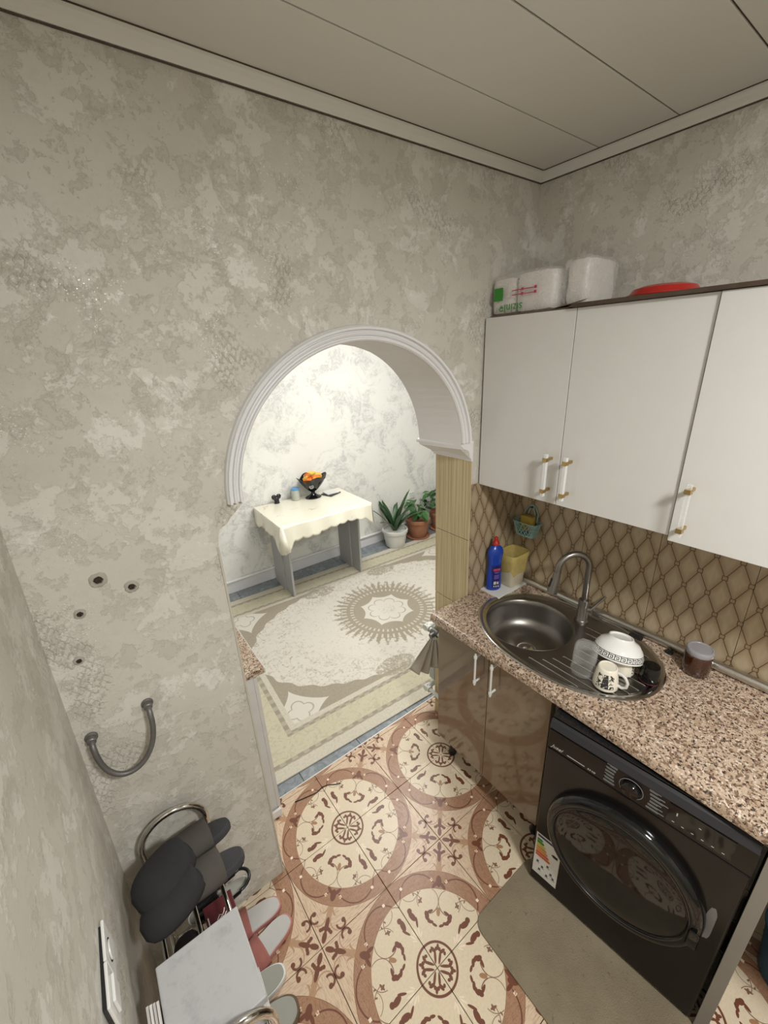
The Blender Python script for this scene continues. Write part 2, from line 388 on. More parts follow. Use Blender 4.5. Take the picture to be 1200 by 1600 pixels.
    g['pinkrim'] = plain('dusty_pink_rubber', (.48, .22, .20), .7); g['pinkfur'] = plain('coral_plush', (.34, .13, .11), .98, var=.45); g['sole'] = plain('pale_grey_insole', (.52, .51, .49), .85)
    g['shoegrey'] = plain('grey_green_suede', (.33, .33, .29), .85); g['shoewhite'] = plain('white_leather', (.66, .65, .62), .6); g['shoetan'] = plain('dark_outsole', (.12, .08, .05), .7)
    g['sole_dim'] = plain('dim_grey_print', (.22, .22, .22), .5); g['maroon'] = plain('maroon_card', (.10, .012, .016), .5)
    g['hose'] = plain('braided_grey_hose', (.16, .155, .15), .45, .5, var=.4)
    g['hole'] = plain('rusty_hole', (.05, .03, .02), .8); g['ring'] = plain('cracked_plaster_ring', (.40, .375, .33), .8, var=.25)
    g['tablegrey'] = plain('grey_laminate', (.40, .40, .40), .4, var=.04)
    g['leaf'] = plain('deep_green_leaf', (.025, .085, .022), .35, var=.35); g['leaf2'] = plain('mid_green_leaf', (.05, .15, .04), .4, var=.35)
    g['terra'] = plain('terracotta', (.36, .16, .09), .75); g['soil'] = plain('dark_soil', (.03, .02, .015), .95); g['potwhite'] = plain('white_ceramic_pot', (.72, .72, .70), .35)
    g['orange'] = plain('orange_wrapper', (.85, .22, .04), .3, var=.25); g['yellow'] = plain('yellow_wrapper', (.8, .5, .1), .3, var=.2)
    g['bluelid'] = plain('sky_blue_lid', (.12, .35, .70), .35); g['jarglass'] = plain('greenish_jar_glass', (.46, .48, .42), .12, var=.1); g['sand'] = plain('sandy_fill', (.40, .33, .22), .9)
    g['clothtowel'] = plain('beige_hanging_cloth', (.50, .47, .41), .9); g['rad'] = plain('white_pipe_plastic', (.74, .76, .72), .4); g['radgrey'] = plain('grey_radiator', (.45, .50, .50), .4)
    g['stickerred'] = plain('sticker_red', (.55, .10, .04), .4); g['stickerorange'] = plain('sticker_orange', (.62, .28, .06), .4); g['stickeryellow'] = plain('sticker_yellow', (.55, .5, .08), .4)
    g['tape'] = plain('grey_tape_residue', (.17, .165, .16), .5, var=.6)
    g['metalstrip'] = plain('pale_metal_strip', (.70, .70, .68), .3, .4); g['moulding_dark'] = plain('beige_edge_strip', (.52, .49, .41), .5)
mk()

# ------------------------------------------------------------ mesh helpers
class MB:
    def __init__(s): s.v = []; s.f = []; s.mi = []; s.M = Matrix.Identity(4)
    def add(s, vs, fs, mi=0):
        k = len(s.v); s.v += [tuple(s.M @ Vector(p)) for p in vs]; s.f += [tuple(k + i for i in f) for f in fs]; s.mi += [mi] * len(fs); return s
    def box(s, a, b, mi=0, bev=0.):
        (x0, y0, z0), (x1, y1, z1) = [tuple(map(min, a, b)), tuple(map(max, a, b))]
        if bev <= 0:
            return s.add([(x0, y0, z0), (x1, y0, z0), (x1, y1, z0), (x0, y1, z0), (x0, y0, z1), (x1, y0, z1), (x1, y1, z1), (x0, y1, z1)],
                         [(0, 3, 2, 1), (4, 5, 6, 7), (0, 1, 5, 4), (1, 2, 6, 5), (2, 3, 7, 6), (3, 0, 4, 7)], mi)
        bm = bmesh.new(); bmesh.ops.create_cube(bm, size=1)
        bmesh.ops.scale(bm, vec=(x1 - x0, y1 - y0, z1 - z0), verts=bm.verts); bmesh.ops.translate(bm, vec=((x0 + x1) / 2, (y0 + y1) / 2, (z0 + z1) / 2), verts=bm.verts)
        bmesh.ops.bevel(bm, geom=bm.edges[:], offset=bev, segments=2, affect='EDGES', profile=.5)
        bm.verts.index_update(); s.add([v.co[:] for v in bm.verts], [[v.index for v in f.verts] for f in bm.faces], mi); bm.free(); return s
    def tube(s, pts, r, n=10, mi=0, cap=True, closed=False):
        pts = [Vector(p) for p in pts]; m = len(pts); rr = r if isinstance(r, (list, tuple)) else [r] * m
        vs = []; fs = []; up = None
        for i, p in enumerate(pts):
            t = (pts[(i + 1) % m] - pts[i - 1]) if closed else (pts[min(i + 1, m - 1)] - pts[max(i - 1, 0)])
            t.normalize()
            if up is None: up = t.orthogonal().normalized()
            up = (up - t * up.dot(t)).normalized(); w_ = t.cross(up)
            for k in range(n): a = 2 * pi * k / n; vs.append(tuple(p + (up * cos(a) + w_ * sin(a)) * rr[i]))
        for i in range(m if closed else m - 1):
            j = (i + 1) % m
            for k in range(n): q = (k + 1) % n; fs.append((i * n + k, i * n + q, j * n + q, j * n + k))
        if cap and not closed: fs.append(tuple(range(n))[::-1]); fs.append(tuple((m - 1) * n + k for k in range(n)))
        return s.add(vs, fs, mi)
    def lathe(s, prof, c=(0, 0, 0), n=32, mi=0, sx=1., sy=1., cap=True):
        vs = []; fs = []
        for r, z in prof:
            for k in range(n): a = 2 * pi * k / n; vs.append((c[0] + r * cos(a) * sx, c[1] + r * sin(a) * sy, c[2] + z))
        for i in range(len(prof) - 1):
            for k in range(n): q = (k + 1) % n; fs.append((i * n + k, i * n + q, (i + 1) * n + q, (i + 1) * n + k))
        if cap:
            if prof[0][0] > 1e-5: fs.append(tuple(range(n))[::-1])
            if prof[-1][0] > 1e-5: fs.append(tuple((len(prof) - 1) * n + k for k in range(n)))
        return s.add(vs, fs, mi)
    def prism(s, outer, t0, t1, fn=lambda a, b, t: (a, b, t), holes=(), mi=0, mis=None):
        """polygon in (a,b) extruded from t0 to t1; fn maps to xyz"""
        loops = [list(outer)] + [list(h) for h in holes]; flat = [p for l in loops for p in l]; n = len(flat)
        tris = tessellate_polygon([[Vector((p[0], p[1], 0)) for p in l] for l in loops])
        vs = [fn(p[0], p[1], t0) for p in flat] + [fn(p[0], p[1], t1) for p in flat]
        mm = mis or mi
        s.add(vs, [tuple(t)[::-1] for t in tris], mi if not isinstance(mi, tuple) else mi[0])
        k = len(s.v) - 2 * n
        for t in tris: s.f.append(tuple(k + n + i for i in t)); s.mi.append(mi if not isinstance(mi, tuple) else mi[1])
        o = 0
        for l in loops:
            for i in range(len(l)):
                j = (i + 1) % len(l); s.f.append((k + o + i, k + o + j, k + n + o + j, k + n + o + i)); s.mi.append(mi if not isinstance(mi, tuple) else mi[2])
            o += len(l)
        return s
    def loft(s, rings, mi=0, cap=True):
        n = len(rings[0]); vs = [p for r in rings for p in r]; fs = []
        for i in range(len(rings) - 1):
            for k in range(n): q = (k + 1) % n; fs.append((i * n + k, i * n + q, (i + 1) * n + q, (i + 1) * n + k))
        if cap: fs.append(tuple(range(n))[::-1]); fs.append(tuple((len(rings) - 1) * n + k for k in range(n)))
        return s.add(vs, fs, mi)
    def grid(s, fn, nu, nv, mi=0):
        vs = [fn(i / nu, j / nv) for j in range(nv + 1) for i in range(nu + 1)]
        fs = [(j * (nu + 1) + i, j * (nu + 1) + i + 1, (j + 1) * (nu + 1) + i + 1, (j + 1) * (nu + 1) + i) for j in range(nv) for i in range(nu)]
        return s.add(vs, fs, mi)
    def build(s, name, mats, parent=None, local=False, smooth=None, bev=0., solid=0., fixn=True):
        off = Vector((0, 0, 0))
        if parent is not None and not local:
            p = parent
            while p is not None: off += p.location; p = p.parent
        me = bpy.data.meshes.new(name)
        me.from_pydata([tuple(Vector(v) - off) for v in s.v], [], s.f)
        if not isinstance(mats, (list, tuple)): mats = [mats]
        for m in mats: me.materials.append(MT[m] if isinstance(m, str) else m)
        for p, i in zip(me.polygons, s.mi): p.material_index = i
        if fixn:
            bm = bmesh.new(); bm.from_mesh(me); bmesh.ops.recalc_face_normals(bm, faces=bm.faces); bm.to_mesh(me); bm.free()
        me.update()
        if smooth is not None:
            me.shade_smooth()
            try: me.set_sharp_from_angle(angle=R(smooth))
            except Exception: pass
        o = bpy.data.objects.new(name, me); COL.objects.link(o)
        if parent is not None: o.parent = parent
        if solid:
            q = o.modifiers.new('solid', 'SOLIDIFY'); q.thickness = solid; q.offset = 0
        if bev:
            q = o.modifiers.new('bevel', 'BEVEL'); q.width = bev; q.segments = 2; q.limit_method = 'ANGLE'; q.angle_limit = R(40)
        return o
def tag(o, label, cat, group=None):
    o['label'] = label; o['category'] = cat
    if group: o['group'] = group
    return o
def thing(name, label, cat, loc=(0, 0, 0), rz=0, group=None):
    o = bpy.data.objects.new(name, None); COL.objects.link(o); o.location = loc; o.rotation_euler = (0, 0, rz); o.empty_display_size = .05
    return tag(o, label, cat, group)
def struct(o): o['kind'] = 'structure'; return o
def text_mb(body, size, M_, shear=0.):
    cu = bpy.data.curves.new('txt', 'FONT'); cu.body = body; cu.size = size; cu.extrude = .0003; cu.align_x = 'CENTER'; cu.align_y = 'CENTER'; cu.shear = shear; cu.resolution_u = 4
    o = bpy.data.objects.new('txt', cu); COL.objects.link(o)
    me = bpy.data.meshes.new_from_object(o.evaluated_get(bpy.context.evaluated_depsgraph_get()))
    mb = MB(); mb.add([tuple(M_ @ v.co) for v in me.vertices], [tuple(p.vertices) for p in me.polygons])
    bpy.data.objects.remove(o); bpy.data.curves.remove(cu); bpy.data.meshes.remove(me)
    return mb
def basis(o, ax, ay):
    ax = Vector(ax).normalized(); ay = Vector(ay).normalized(); az = ax.cross(ay)
    m = Matrix((ax, ay, az)).transposed().to_4x4(); m.translation = Vector(o); return m
def copy_tree(o, parent=None):
    c = o.copy(); COL.objects.link(c); c.parent = parent
    for ch in [q for q in bpy.data.objects if q.parent == o]: copy_tree(ch, c)
    return c

# ============================================================ SETTING
CZ = 2.68
WC = lambda z, y=0.: -1.882 - .036 * (1.75 - z) / 1.32 + .024 * y          # left wall leans slightly
# wall with the arched opening
AX, AA, AB, AZ = -.880, .467, .432, 1.66
outl = [(-2.05, 0), (-1.444, 0), (-1.439, 1.54), (-1.433, 1.571), (-1.427, 1.587), (-1.405, 1.599), (-1.389, 1.616), (-1.35, 1.649), (-1.347, 1.66)]
for i in range(1, 40): a = pi - pi * i / 40; outl.append((AX + AA * cos(a), AZ + AB * sin(a)))
outl += [(-.413, 1.66), (-.340, 1.60), (-.340, 0), (3.0, 0), (3.0, 2.75), (-2.05, 2.75)]
w1 = MB().prism(outl, 0, .22, lambda a, b, t: (a - (.037 * max(0, (a + .70) / .28) if (t > .1 and a < -.4 and b > 1.6) else 0), t, b), mi=(0, 1, 2))
wb = struct(w1.build('wall_back', ['wallpaper', 'roomwall', 'plaster']))
for z0, z1 in ((1.218, 1.597), (.843, 1.214), (.468, .839), (.093, .464), (0, .089)):
    MB().box((-.3465, .0005, z0), (-.3395, .2215, z1)).build('tile', 'ribbed', wb, bev=.0012)
MB().box((-.339, .0001, 0), (-.3375, .2199, 1.6)).build('tile_grout', 'moulding_dark', wb)
# right wall (behind the cabinets)
wr = struct(MB().box((0, -3.3, 0), (.12, 0, 2.75)).build('wall_right', 'wallpaper'))
ys = [-.0735, -.369, -.664, -.959, -1.254, -1.549]
prev = 0
hw = None
for yy in ys:
    MB().box((-.007, yy + .0008, .90), (-.0005, prev - .0008, 1.505)).build('tile', 'honey', wr, bev=.0008); prev = yy
MB().box((-.339, -.007, .90), (-.0745, -.0003, 1.49)).build('tile', 'honey', wb, bev=.0008)
MB().box((-.0735, -.007, .90), (-.0075, -.0003, 1.49)).build('tile', 'honey', wb, bev=.0008)
# left wall
struct(MB().add([(WC(0, -3.3), -3.3, 0), (WC(0), 0, 0), (WC(2.75), 0, 2.75), (WC(2.75, -3.3), -3.3, 2.75), (-2.05, -3.3, 0), (-2.05, 0, 0), (-2.05, 0, 2.75), (-2.05, -3.3, 2.75)],
      [(0, 1, 2, 3), (4, 7, 6, 5), (0, 4, 5, 1), (3, 2, 6, 7), (1, 5, 6, 2), (0, 3, 7, 4)]).build('wall_left', 'wallpaper'))
struct(MB().box((-2.05, -3.4, 0), (.12, -3.3, 2.75)).build('wall_front', 'wallpaper'))
# far room walls
struct(MB().box((-2.15, 2.44, 0), (3.0, 2.54, 2.75)).build('wall_far', 'roomwall'))
struct(MB().box((-2.15, .22, 0), (-2.05, 2.44, 2.75)).build('wall_far_left', 'roomwall'))
struct(MB().box((3.0, 0, 0), (3.1, 2.54, 2.75)).build('wall_far_right', 'roomwall'))
struct(MB().box((-2.05, .22, 2.70), (3.0, 2.44, 2.75)).build('ceiling_far', 'plaster'))
# floors
fl = struct(MB().box((-2.1, -3.4, -.05), (3.1, 2.5, -.0085)).build('floor', 'grout'))
tm = MB().box((.0012, .0012, -.0085), (.2988, .2988, 0)).build('tile', 'tile', fl, bev=.0012)
tm_mesh = tm.data
first = True
for i in range(-4, 5):
    for j in range(-8, 2):
        x0, y0 = -1.13 + .3 * i, -.02 + .3 * j
        if x0 + .3 < -1.95 or x0 > -.05: continue
        if first: o = tm; first = False
        else: o = tm.copy(); COL.objects.link(o)
        if j == 1: continue
        o.location = (x0, y0, 0)
cut = [o for o in bpy.data.objects if o.parent == fl and o.location.y > .2]
# last row, trimmed at the threshold (y .28 -> .295)
tt = MB().box((.0012, .0012, -.0085), (.2988, .022, 0)).build('tile', 'tile', fl, bev=.0012)
c0 = True
for i in range(-1, 3):
    o = tt if c0 else tt.copy()
    if not c0: COL.objects.link(o)
    c0 = False
    o.location = (-1.13 + .3 * i, .28, 0)
for o in list(bpy.data.objects):
    if o.parent == fl and o.location.length == 0: bpy.data.objects.remove(o)
# pale edging strip, slate tiles
struct(MB().box((-1.44, .302, -.0085), (-.26, .309, .0015)).build('trim_1', 'metalstrip'))
sl = MB().box((.0015, .0015, -.0085), (.3485, .3485, 0)).build('tile', 'slate', fl, bev=.001)
ff = True
for i in range(-6, 11):
    for j in range(0, 7):
        x0, y0 = -.837 + .35 * i - .0 , .31 + .35 * j
        if x0 > 2.9 or x0 + .35 < -2.05: continue
        if 1 <= j <= 4 and not (i < -1): continue          # hidden under the rug
        if ff: o = sl; ff = False
        else: o = sl.copy(); COL.objects.link(o)
        o.location = (x0, y0, 0)
# ceiling planks
ce = struct(MB().box((-2.05, -3.4, CZ + .0052), (.12, 0, CZ + .05)).build('ceiling', 'grout'))
pz = MB().box((-2.02, -.2372, CZ), (-.001, -.0005, CZ + .0048)).build('panel', 'ceil', ce, bev=.0012)
pz.location = (0, 0, 0)
for k in range(1, 14):
    o = pz.copy(); COL.objects.link(o); o.location = (0, -.2415 * k, 0)
# coving: stepped profile swept along both walls
cprof = [(0, 0), (.005, 0), (.007, .006), (.014, .016), (.018, .026), (.026, .028), (.028, .0295), (0, .0295)]
def cove(name, p0, p1, nrm):
    n = Vector(nrm); mb = MB()
    rings = [[tuple(Vector(p) + n * a + Vector((0, 0, CZ - .030 + b))) for a, b in cprof] for p in (p0, p1)]
    mb.loft(rings); return struct(mb.build(name, 'ceil'))
cove('trim_2', (-1.87, 0, 0), (-.0, 0, 0), (0, -1, 0))
cove('trim_3', (0, -.0, 0), (0, -3.3, 0), (-1, 0, 0))
struct(MB().tube([(-1.86, -.0022, CZ - .0325), (0, -.0022, CZ - .0325)], .0018, 6).build('shadow_line_1', 'board_and_shadow')); struct(MB().tube([(-.0022, 0, CZ - .0325), (-.0022, -3.3, CZ - .0325)], .0018, 6).build('shadow_line_2', 'board_and_shadow'))  # thin dark tubes drawn in as the shadow gap under the coving
struct(MB().box((-1.86, -.0295, CZ - .0025), (-.03, -.0275, CZ - .0002)).build('shadow_line_3', 'board_and_shadow')); struct(MB().box((-.0295, -.03, CZ - .0025), (-.0275, -3.3, CZ - .0002)).build('shadow_line_4', 'board_and_shadow'))  # dark strips stand in for the shadow line along the coving's ceiling edge
# arch casing
pr = [(0, 0), (0, .010), (.004, .016), (.009, .017), (.011, .009), (.014, .008), (.017, .015), (.023, .019), (.026, .018), (.028, .010), (.031, .011), (.034, .022), (.041, .024), (.043, .016), (.046, .013), (.048, .0)]
rings = []
for i in range(65):
    a = pi - (pi - .06) * i / 64; ca, sa = cos(a), sin(a)
    nx, nz = ca / AA, sa / AB; l = hypot(nx, nz); nx /= l; nz /= l
    rings.append([(AX + (AA) * ca + nx * (q + .0005), -.0002 - h, AZ + AB * sa + nz * (q + .0005)) for q, h in pr])
struct(MB().loft(rings).build('trim_4', 'moulding', smooth=32))
# corbel on the right jamb
cp = [(-.339, 1.597), (-.352, 1.597), (-.354, 1.606), (-.366, 1.612), (-.374, 1.626), (-.380, 1.640), (-.397, 1.650), (-.418, 1.655), (-.440, 1.659), (-.446, 1.666), (-.458, 1.669), (-.461, 1.678), (-.456, 1.684), (-.419, 1.686), (-.339, 1.686)]
struct(MB().prism(cp, -.0035, .232, lambda a, b, t: (-.339 + (a + .339) * (.60 if t < 0 else 1.), t, b)).build('trim_5', 'moulding', bev=.0012))
# broken stub of the left corbel
struct(MB().add([(-1.352, -.004, 1.652), (-1.325, -.004, 1.672), (-1.345, -.004, 1.69), (-1.352, .10, 1.652), (-1.325, .10, 1.672), (-1.345, .10, 1.69)], [(0, 1, 2), (5, 4, 3), (0, 3, 4, 1), (1, 4, 5, 2), (2, 5, 3, 0)]).build('trim_6', 'moulding'))
# corner bead on left jamb
struct(MB().box((-1.4445, -.003, 0), (-1.4385, .02, 1.535)).build('trim_7', 'moulding_dark'))
# far baseboard with rounded top bead
bb = MB(); bb.box((-2.05, 2.425, 0), (3.0, 2.44, .10)); bb.tube([(-2.05, 2.422, .118), (3.0, 2.422, .118)], .015, 10)
struct(bb.build('baseboard_far', 'moulding', smooth=40))

# ============================================================ UPPER CABINETS
def acrylic_handle(door, x, y, z0, z1):
    MB().box((x - .046, y - .0065, z0), (x - .033, y + .0065, z1), bev=.0015).build('handle', 'milky' if y > -.6 else 'acrylic', door)
    for zz in (z0 + .021, z1 - .021):
        m = MB(); m.box((x - .050, y - .0085, zz - .007), (x - .031, y + .0085, zz + .007), bev=.001); m.box((x - .034, y - .0045, zz - .005), (x, y + .0045, zz + .005))
        m.build('handle_mount', 'gold', door)
def upper(label, y0, y1, doors, xf, zb):
    t = thing('wall_cabinet', label, 'cabinet', ((-.15), (y0 + y1) / 2, zb), group=None)
    MB().box((xf + .019, y0 - .001, zb + .001), (-.0075, y1 + .001, 2.163)).build('body', 'cab_body', t, bev=.001)
    for a, b, hy in doors:
        d = MB().box((xf, a - .0012, zb), (xf + .0175, b + .0012, 2.165)).build('door', 'white_gloss', t, bev=.0012)
        acrylic_handle(d, xf, hy, 1.522 - (1.487 - zb), 1.684 - (1.487 - zb))
    return t
upper('white gloss two-door wall cabinet over the sink, next to the arch', -.0082, -.772, [(-.0082, -.386, -.352), (-.386, -.772, -.430)], -.300, 1.487)
upper('white gloss wall cabinet hung slightly lower at the right edge', -.773, -1.56, [(-.773, -1.166, -.812), (-1.166, -1.56, -1.52)], -.308, 1.474)
# dark board and card on top
tag(MB().box((-.318, -.375, 2.1665), (-.03, -1.5, 2.178)).build('board', 'board_and_shadow', bev=.002), 'dark brown board laid along the top of the white wall cabinets', 'board')
cb = MB().box((-.300, -.03, 2.1662), (-.06, -.355, 2.1695)); cb.add([(-.31, -.30, 2.170), (-.31, -.40, 2.180), (-.24, -.39, 2.196), (-.24, -.30, 2.172)], [(0, 1, 2, 3)])
tag(cb.build('cardboard_sheet', plain('brown_cardboard', (.16, .11, .07), .85)), 'brown cardboard sheet with a bent corner under the napkin packs', 'cardboard')
# napkin packs
def soft_box(mb, a, b, n=5, amp=.006, seed=1, rnd=.02):
    rg = random.Random(seed); (x0, y0, z0), (x1, y1, z1) = a, b
    bm = bmesh.new(); bmesh.ops.create_cube(bm, size=2); bmesh.ops.subdivide_edges(bm, edges=bm.edges[:], cuts=n, use_grid_fill=True)
    for v in bm.verts:
        c = v.co; p = [c.x, c.y, c.z]
        m = [abs(q) for q in p]
        # round the corners
        L = (m[0] ** 8 + m[1] ** 8 + m[2] ** 8) ** (1 / 8.)
        p = [q / L * 1.0 for q in p]
        hx, hy, hz = (x1 - x0) / 2, (y1 - y0) / 2, (z1 - z0) / 2
        v.co = ((x0 + x1) / 2 + p[0] * hx + rg.uniform(-amp, amp), (y0 + y1) / 2 + p[1] * hy + rg.uniform(-amp, amp), (z0 + z1) / 2 + p[2] * hz + (rg.uniform(-amp, amp) if p[2] > -.9 else 0))
    bm.verts.index_update(); mb.add([v.co[:] for v in bm.verts], [[v.index for v in f.verts] for f in bm.faces]); bm.free(); return mb
t = thing('napkin_pack', 'wrapped napkin pack with green block, red lines and upside-down green sizinlə print', 'napkin pack', (-.2, -.15, 2.1698))
soft_box(MB(), (-.27, -.115, 2.1718), (-.15, -.012, 2.300), amp=.0008).build('napkin_stack', 'paperwhite', t, smooth=40)
soft_box(MB(), (-.27, -.27, 2.1718), (-.15, -.12, 2.306), amp=.0008, seed=3).build('napkin_stack', 'paperwhite', t, smooth=40)
soft_box(MB(), (-.276, -.282, 2.1700), (-.143, -.007, 2.312), n=9, amp=.0012, seed=5).build('plastic_wrap', 'film', t, smooth=180)
Mx = lambda y, z: basis((-.2850, y, z), (0, 1, 0), (0, 0, -1))       # lettering upside down on the front
text_mb('sizinlə', .042, Mx(-.110, 2.193)).build('lettering', 'green', t)
MB().box((-.2850, -.032, 2.220), (-.2835, -.072, 2.264)).build('print_block', 'green', t)
m = MB()
for zz in (2.247, 2.232):
    for a, b in ((-.113, -.152), (-.165, -.205)): m.box((-.2850, a, zz), (-.2838, b, zz + .0032))
    for a in (-.153, -.207): m.box((-.2854, a, zz - .002), (-.2840, a - .010, zz + .007))
m.build('print_lines', 'redprint', t)
m = MB(); 
for zc in (2.250, 2.232): m.tube([(-.2845, -.092 + .013 * cos(a * pi / 10), zc + .010 * sin(a * pi / 10)) for a in range(20)], .0006, 4, closed=True)
m.build('print_circle', 'offwhite', t)
t = thing('napkin_pack', 'plain white crumpled napkin pack behind the printed one, towards the red lid', 'napkin pack', (-.12, -.31, 2.1698))
soft_box(MB(), (-.225, -.37, 2.1725), (-.045, -.290, 2.325), amp=.0015, seed=8).build('napkin_stack', 'paperwhite', t, smooth=40)
soft_box(MB(), (-.140, -.2885, 2.1710), (-.045, -.19, 2.320), amp=.0015, seed=18).build('napkin_stack', 'paperwhite', t, smooth=40)
soft_box(MB(), (-.245, -.378, 2.1700), (-.036, -.2835, 2.328), n=9, amp=.003, seed=9).build('plastic_wrap', 'film', t, smooth=180)
m = MB().lathe([(0.0, .002), (.094, .002), (.097, .006), (.090, .014), (.083, .024), (.060, .031), (0, .034)], (-.175, -.585, 2.178), 40)
m.tube([(-.175 + .096 * cos(a * pi / 20), -.585 + .096 * sin(a * pi / 20), 2.184) for a in range(40)], .004, 6, closed=True)
tag(m.build('lid', 'red', smooth=35), 'round red plastic lid lying on top of the wall cabinets', 'lid')

# ============================================================ COUNTER, BASE CABINET, SINK
CH = .92
def ell(cx, cy, rx, ry, n=64, p=2.): 
    o = []
    for i in range(n):
        a = 2 * pi * i / n; c, s_ = cos(a), sin(a); o.append((cx + rx * math.copysign(abs(c) ** (2 / p), c), cy + ry * math.copysign(abs(s_) ** (2 / p), s_)))
    return o
SX, SY, RX, RY = -.288, -.473, .266, .374
hole = ell(SX, SY, RX - .02, RY - .02, 64, 2.15)
m = MB(); m.prism([(-.574, -.0085), (-.0085, -.0085), (-.0085, -2.3), (-.574, -2.3)], CH - .04, CH, holes=[hole[::-1]])
front = [(-.574, CH), (-.580, CH - .0015), (-.586, CH - .007), (-.588, CH - .016), (-.588, CH - .036), (-.585, CH - .04), (-.574, CH - .04)]
m.loft([[(a, -.0, b) for a, b in front], [(a, -2.3, b) for a, b in front]])
m.box((-.574, -.0084, CH - .04), (-.346, 0, CH))
tag(m.build('countertop', 'granite'), 'speckled brown granite-look worktop with rounded front edge', 'countertop')
# base cabinet
t = thing('base_cabinet', 'glossy taupe two-door base cabinet under the sink', 'cabinet', (-.3, -.3, 0))
m = MB(); m.box((-.530, -.020, .168), (-.514, -.605, .8798)); m.build('face_panel', 'browngloss', t)
m = MB(); m.box((-.512, -.020, .17), (-.02, -.034, .8795)); m.box((-.512, -.589, .17), (-.02, -.605, .8795)); m.box((-.512, -.034, .17), (-.02, -.589, .186)); m.box((-.03, -.034, .186), (-.02, -.589, .8795))
m.build('body', 'cab_body', t)
for a, b, hy in ((-.018, -.317, -.272), (-.320, -.606, -.357)):
    d = MB().box((-.552, a, .170), (-.532, b, .8785)).build('door', 'browngloss', t, bev=.0015)
    hh = MB(); hh.tube([(-.583, hy, .70), (-.583, hy, .862)], .0048, 10)
    for zz in (.716, .846): hh.tube([(-.552, hy, zz), (-.583, hy, zz)], .0048, 8); hh.lathe([(.0075, -.006), (.0075, .006)], (-.583, hy, zz), 10)
    hh.build('handle', 'white', d, smooth=40)
for xx in (-.47, -.07):
    for yy in (-.05, -.56): MB().lathe([(.020, 0), (.022, .01), (.014, .03), (.014, .168)], (xx, yy, 0), 14).build('leg', 'black', t, smooth=40)
# sink
t = thing('sink', 'oval brushed steel inset sink with round bowl and ribbed drainer', 'sink', (SX, SY, CH))
n = 96
def er(k, z): return [(a, b, z) for a, b in ell(SX, SY, RX + k, RY + k, n, 2.1)]
m = MB(); m.loft([er(0, CH + .0005), er(.001, CH + .003), er(-.004, CH + .0055), er(-.012, CH + .006), er(-.020, CH + .004), er(-.027, CH - .001), er(-.034, CH - .003)], cap=False)
m.build('rim', 'steel_bright', t, smooth=60)
BX, BY, BR = -.300, -.322, .188
bh = [(BX + BR * cos(2 * pi * i / 64), BY + BR * sin(2 * pi * i / 64)) for i in range(64)]
MB().prism(ell(SX, SY, RX - .033, RY - .033, 96, 2.1), CH - .0045, CH - .0032, holes=[bh[::-1]]).build('drainboard', 'steel', t)
prof = [(BR, -.003), (BR - .004, -.0045), (BR - .008, -.010), (BR - .012, -.03), (BR - .018, -.09), (BR - .030, -.118), (BR - .055, -.133), (BR - .09, -.139), (.045, -.143), (.040, -.147), (.036, -.152), (.0, -.153)]
MB().lathe(prof, (BX, BY, CH), 64, cap=False).build('basin', 'steel', t, smooth=60, solid=.0012)
m = MB().lathe([(.040, -.1445), (.036, -.1425), (.030, -.1445), (.012, -.149), (.012, -.144), (0, -.142)], (BX, BY, CH), 28, cap=False); m.build('drain', 'steel_bright', t, smooth=50)
def rib(x0, y0, x1, y1): MB().tube([(x0, y0, CH - .003), (x0 + (x1 - x0) * .03, y0 + (y1 - y0) * .03, CH - .0008), (x1 + (x0 - x1) * .03, y1 + (y0 - y1) * .03, CH - .0008), (x1, y1, CH - .003)], .0028, 6).build('rib', 'steel_bright', t, smooth=60)
for k, (xx, a, b) in enumerate([(-.49, -.46, -.66), (-.46, -.50, -.74), (-.425, -.52, -.775), (-.385, -.54, -.79), (-.345, -.56, -.80), (-.305, -.56, -.805), (-.265, -.55, -.80), (-.225, -.53, -.79), (-.185, -.52, -.775), (-.145, -.50, -.75)]):
    rib(xx, a, xx, b)
# faucet
t = thing('faucet', 'brushed steel gooseneck faucet with pull-out head beside the sink bowl', 'faucet', (-.115, -.462, CH - .003))
fx, fy, fz = -.115, -.462, CH - .003
MB().lathe([(.029, 0), (.029, .006), (.024, .009), (.0215, .012), (.0215, .105), (.0205, .109), (.0165, .110)], (fx, fy, fz), 28).build('base', 'steel', t, smooth=40)
dx, dy = -.83, .56; Rr = .066
pts = [(fx, fy, fz + .10 + .165 * i / 6) for i in range(7)]
for i in range(1, 15): a = pi * i / 14; q = Rr * (1 - cos(a)); pts.append((fx + dx * q, fy + dy * q, fz + .265 + Rr * sin(a)))
e = pts[-1]; pts.append((e[0] + dx * .001, e[1] + dy * .001, e[2] - .012))
MB().tube(pts, .0128, 14).build('neck', 'steel', t, smooth=60)
e = pts[-1]
MB().tube([e, (e[0] + dx * .003, e[1] + dy * .003, e[2] - .02), (e[0] + dx * .010, e[1] + dy * .010, e[2] - .07), (e[0] + dx * .014, e[1] + dy * .014, e[2] - .098)], [.0145, .0155, .0195, .0215], 18).build('spray_head', 'steel', t, smooth=60)
MB().tube([(e[0] + dx * .0195, e[1] + dy * .0195, e[2] - .030), (e[0] + dx * .029, e[1] + dy * .029, e[2] - .068)], .006, 8).build('button', 'black', t, smooth=60)
MB().tube([(fx, fy, fz + .062), (fx + .012, fy - .032, fz + .066)], .0135, 14).build('valve', 'steel', t, smooth=50)
MB().tube([(fx + .010, fy - .028, fz + .066), (fx + .055, fy - .038, fz + .088), (fx + .092, fy - .046, fz + .106)], [.006, .0055, .005], 10).build('lever', 'steel', t, smooth=50)
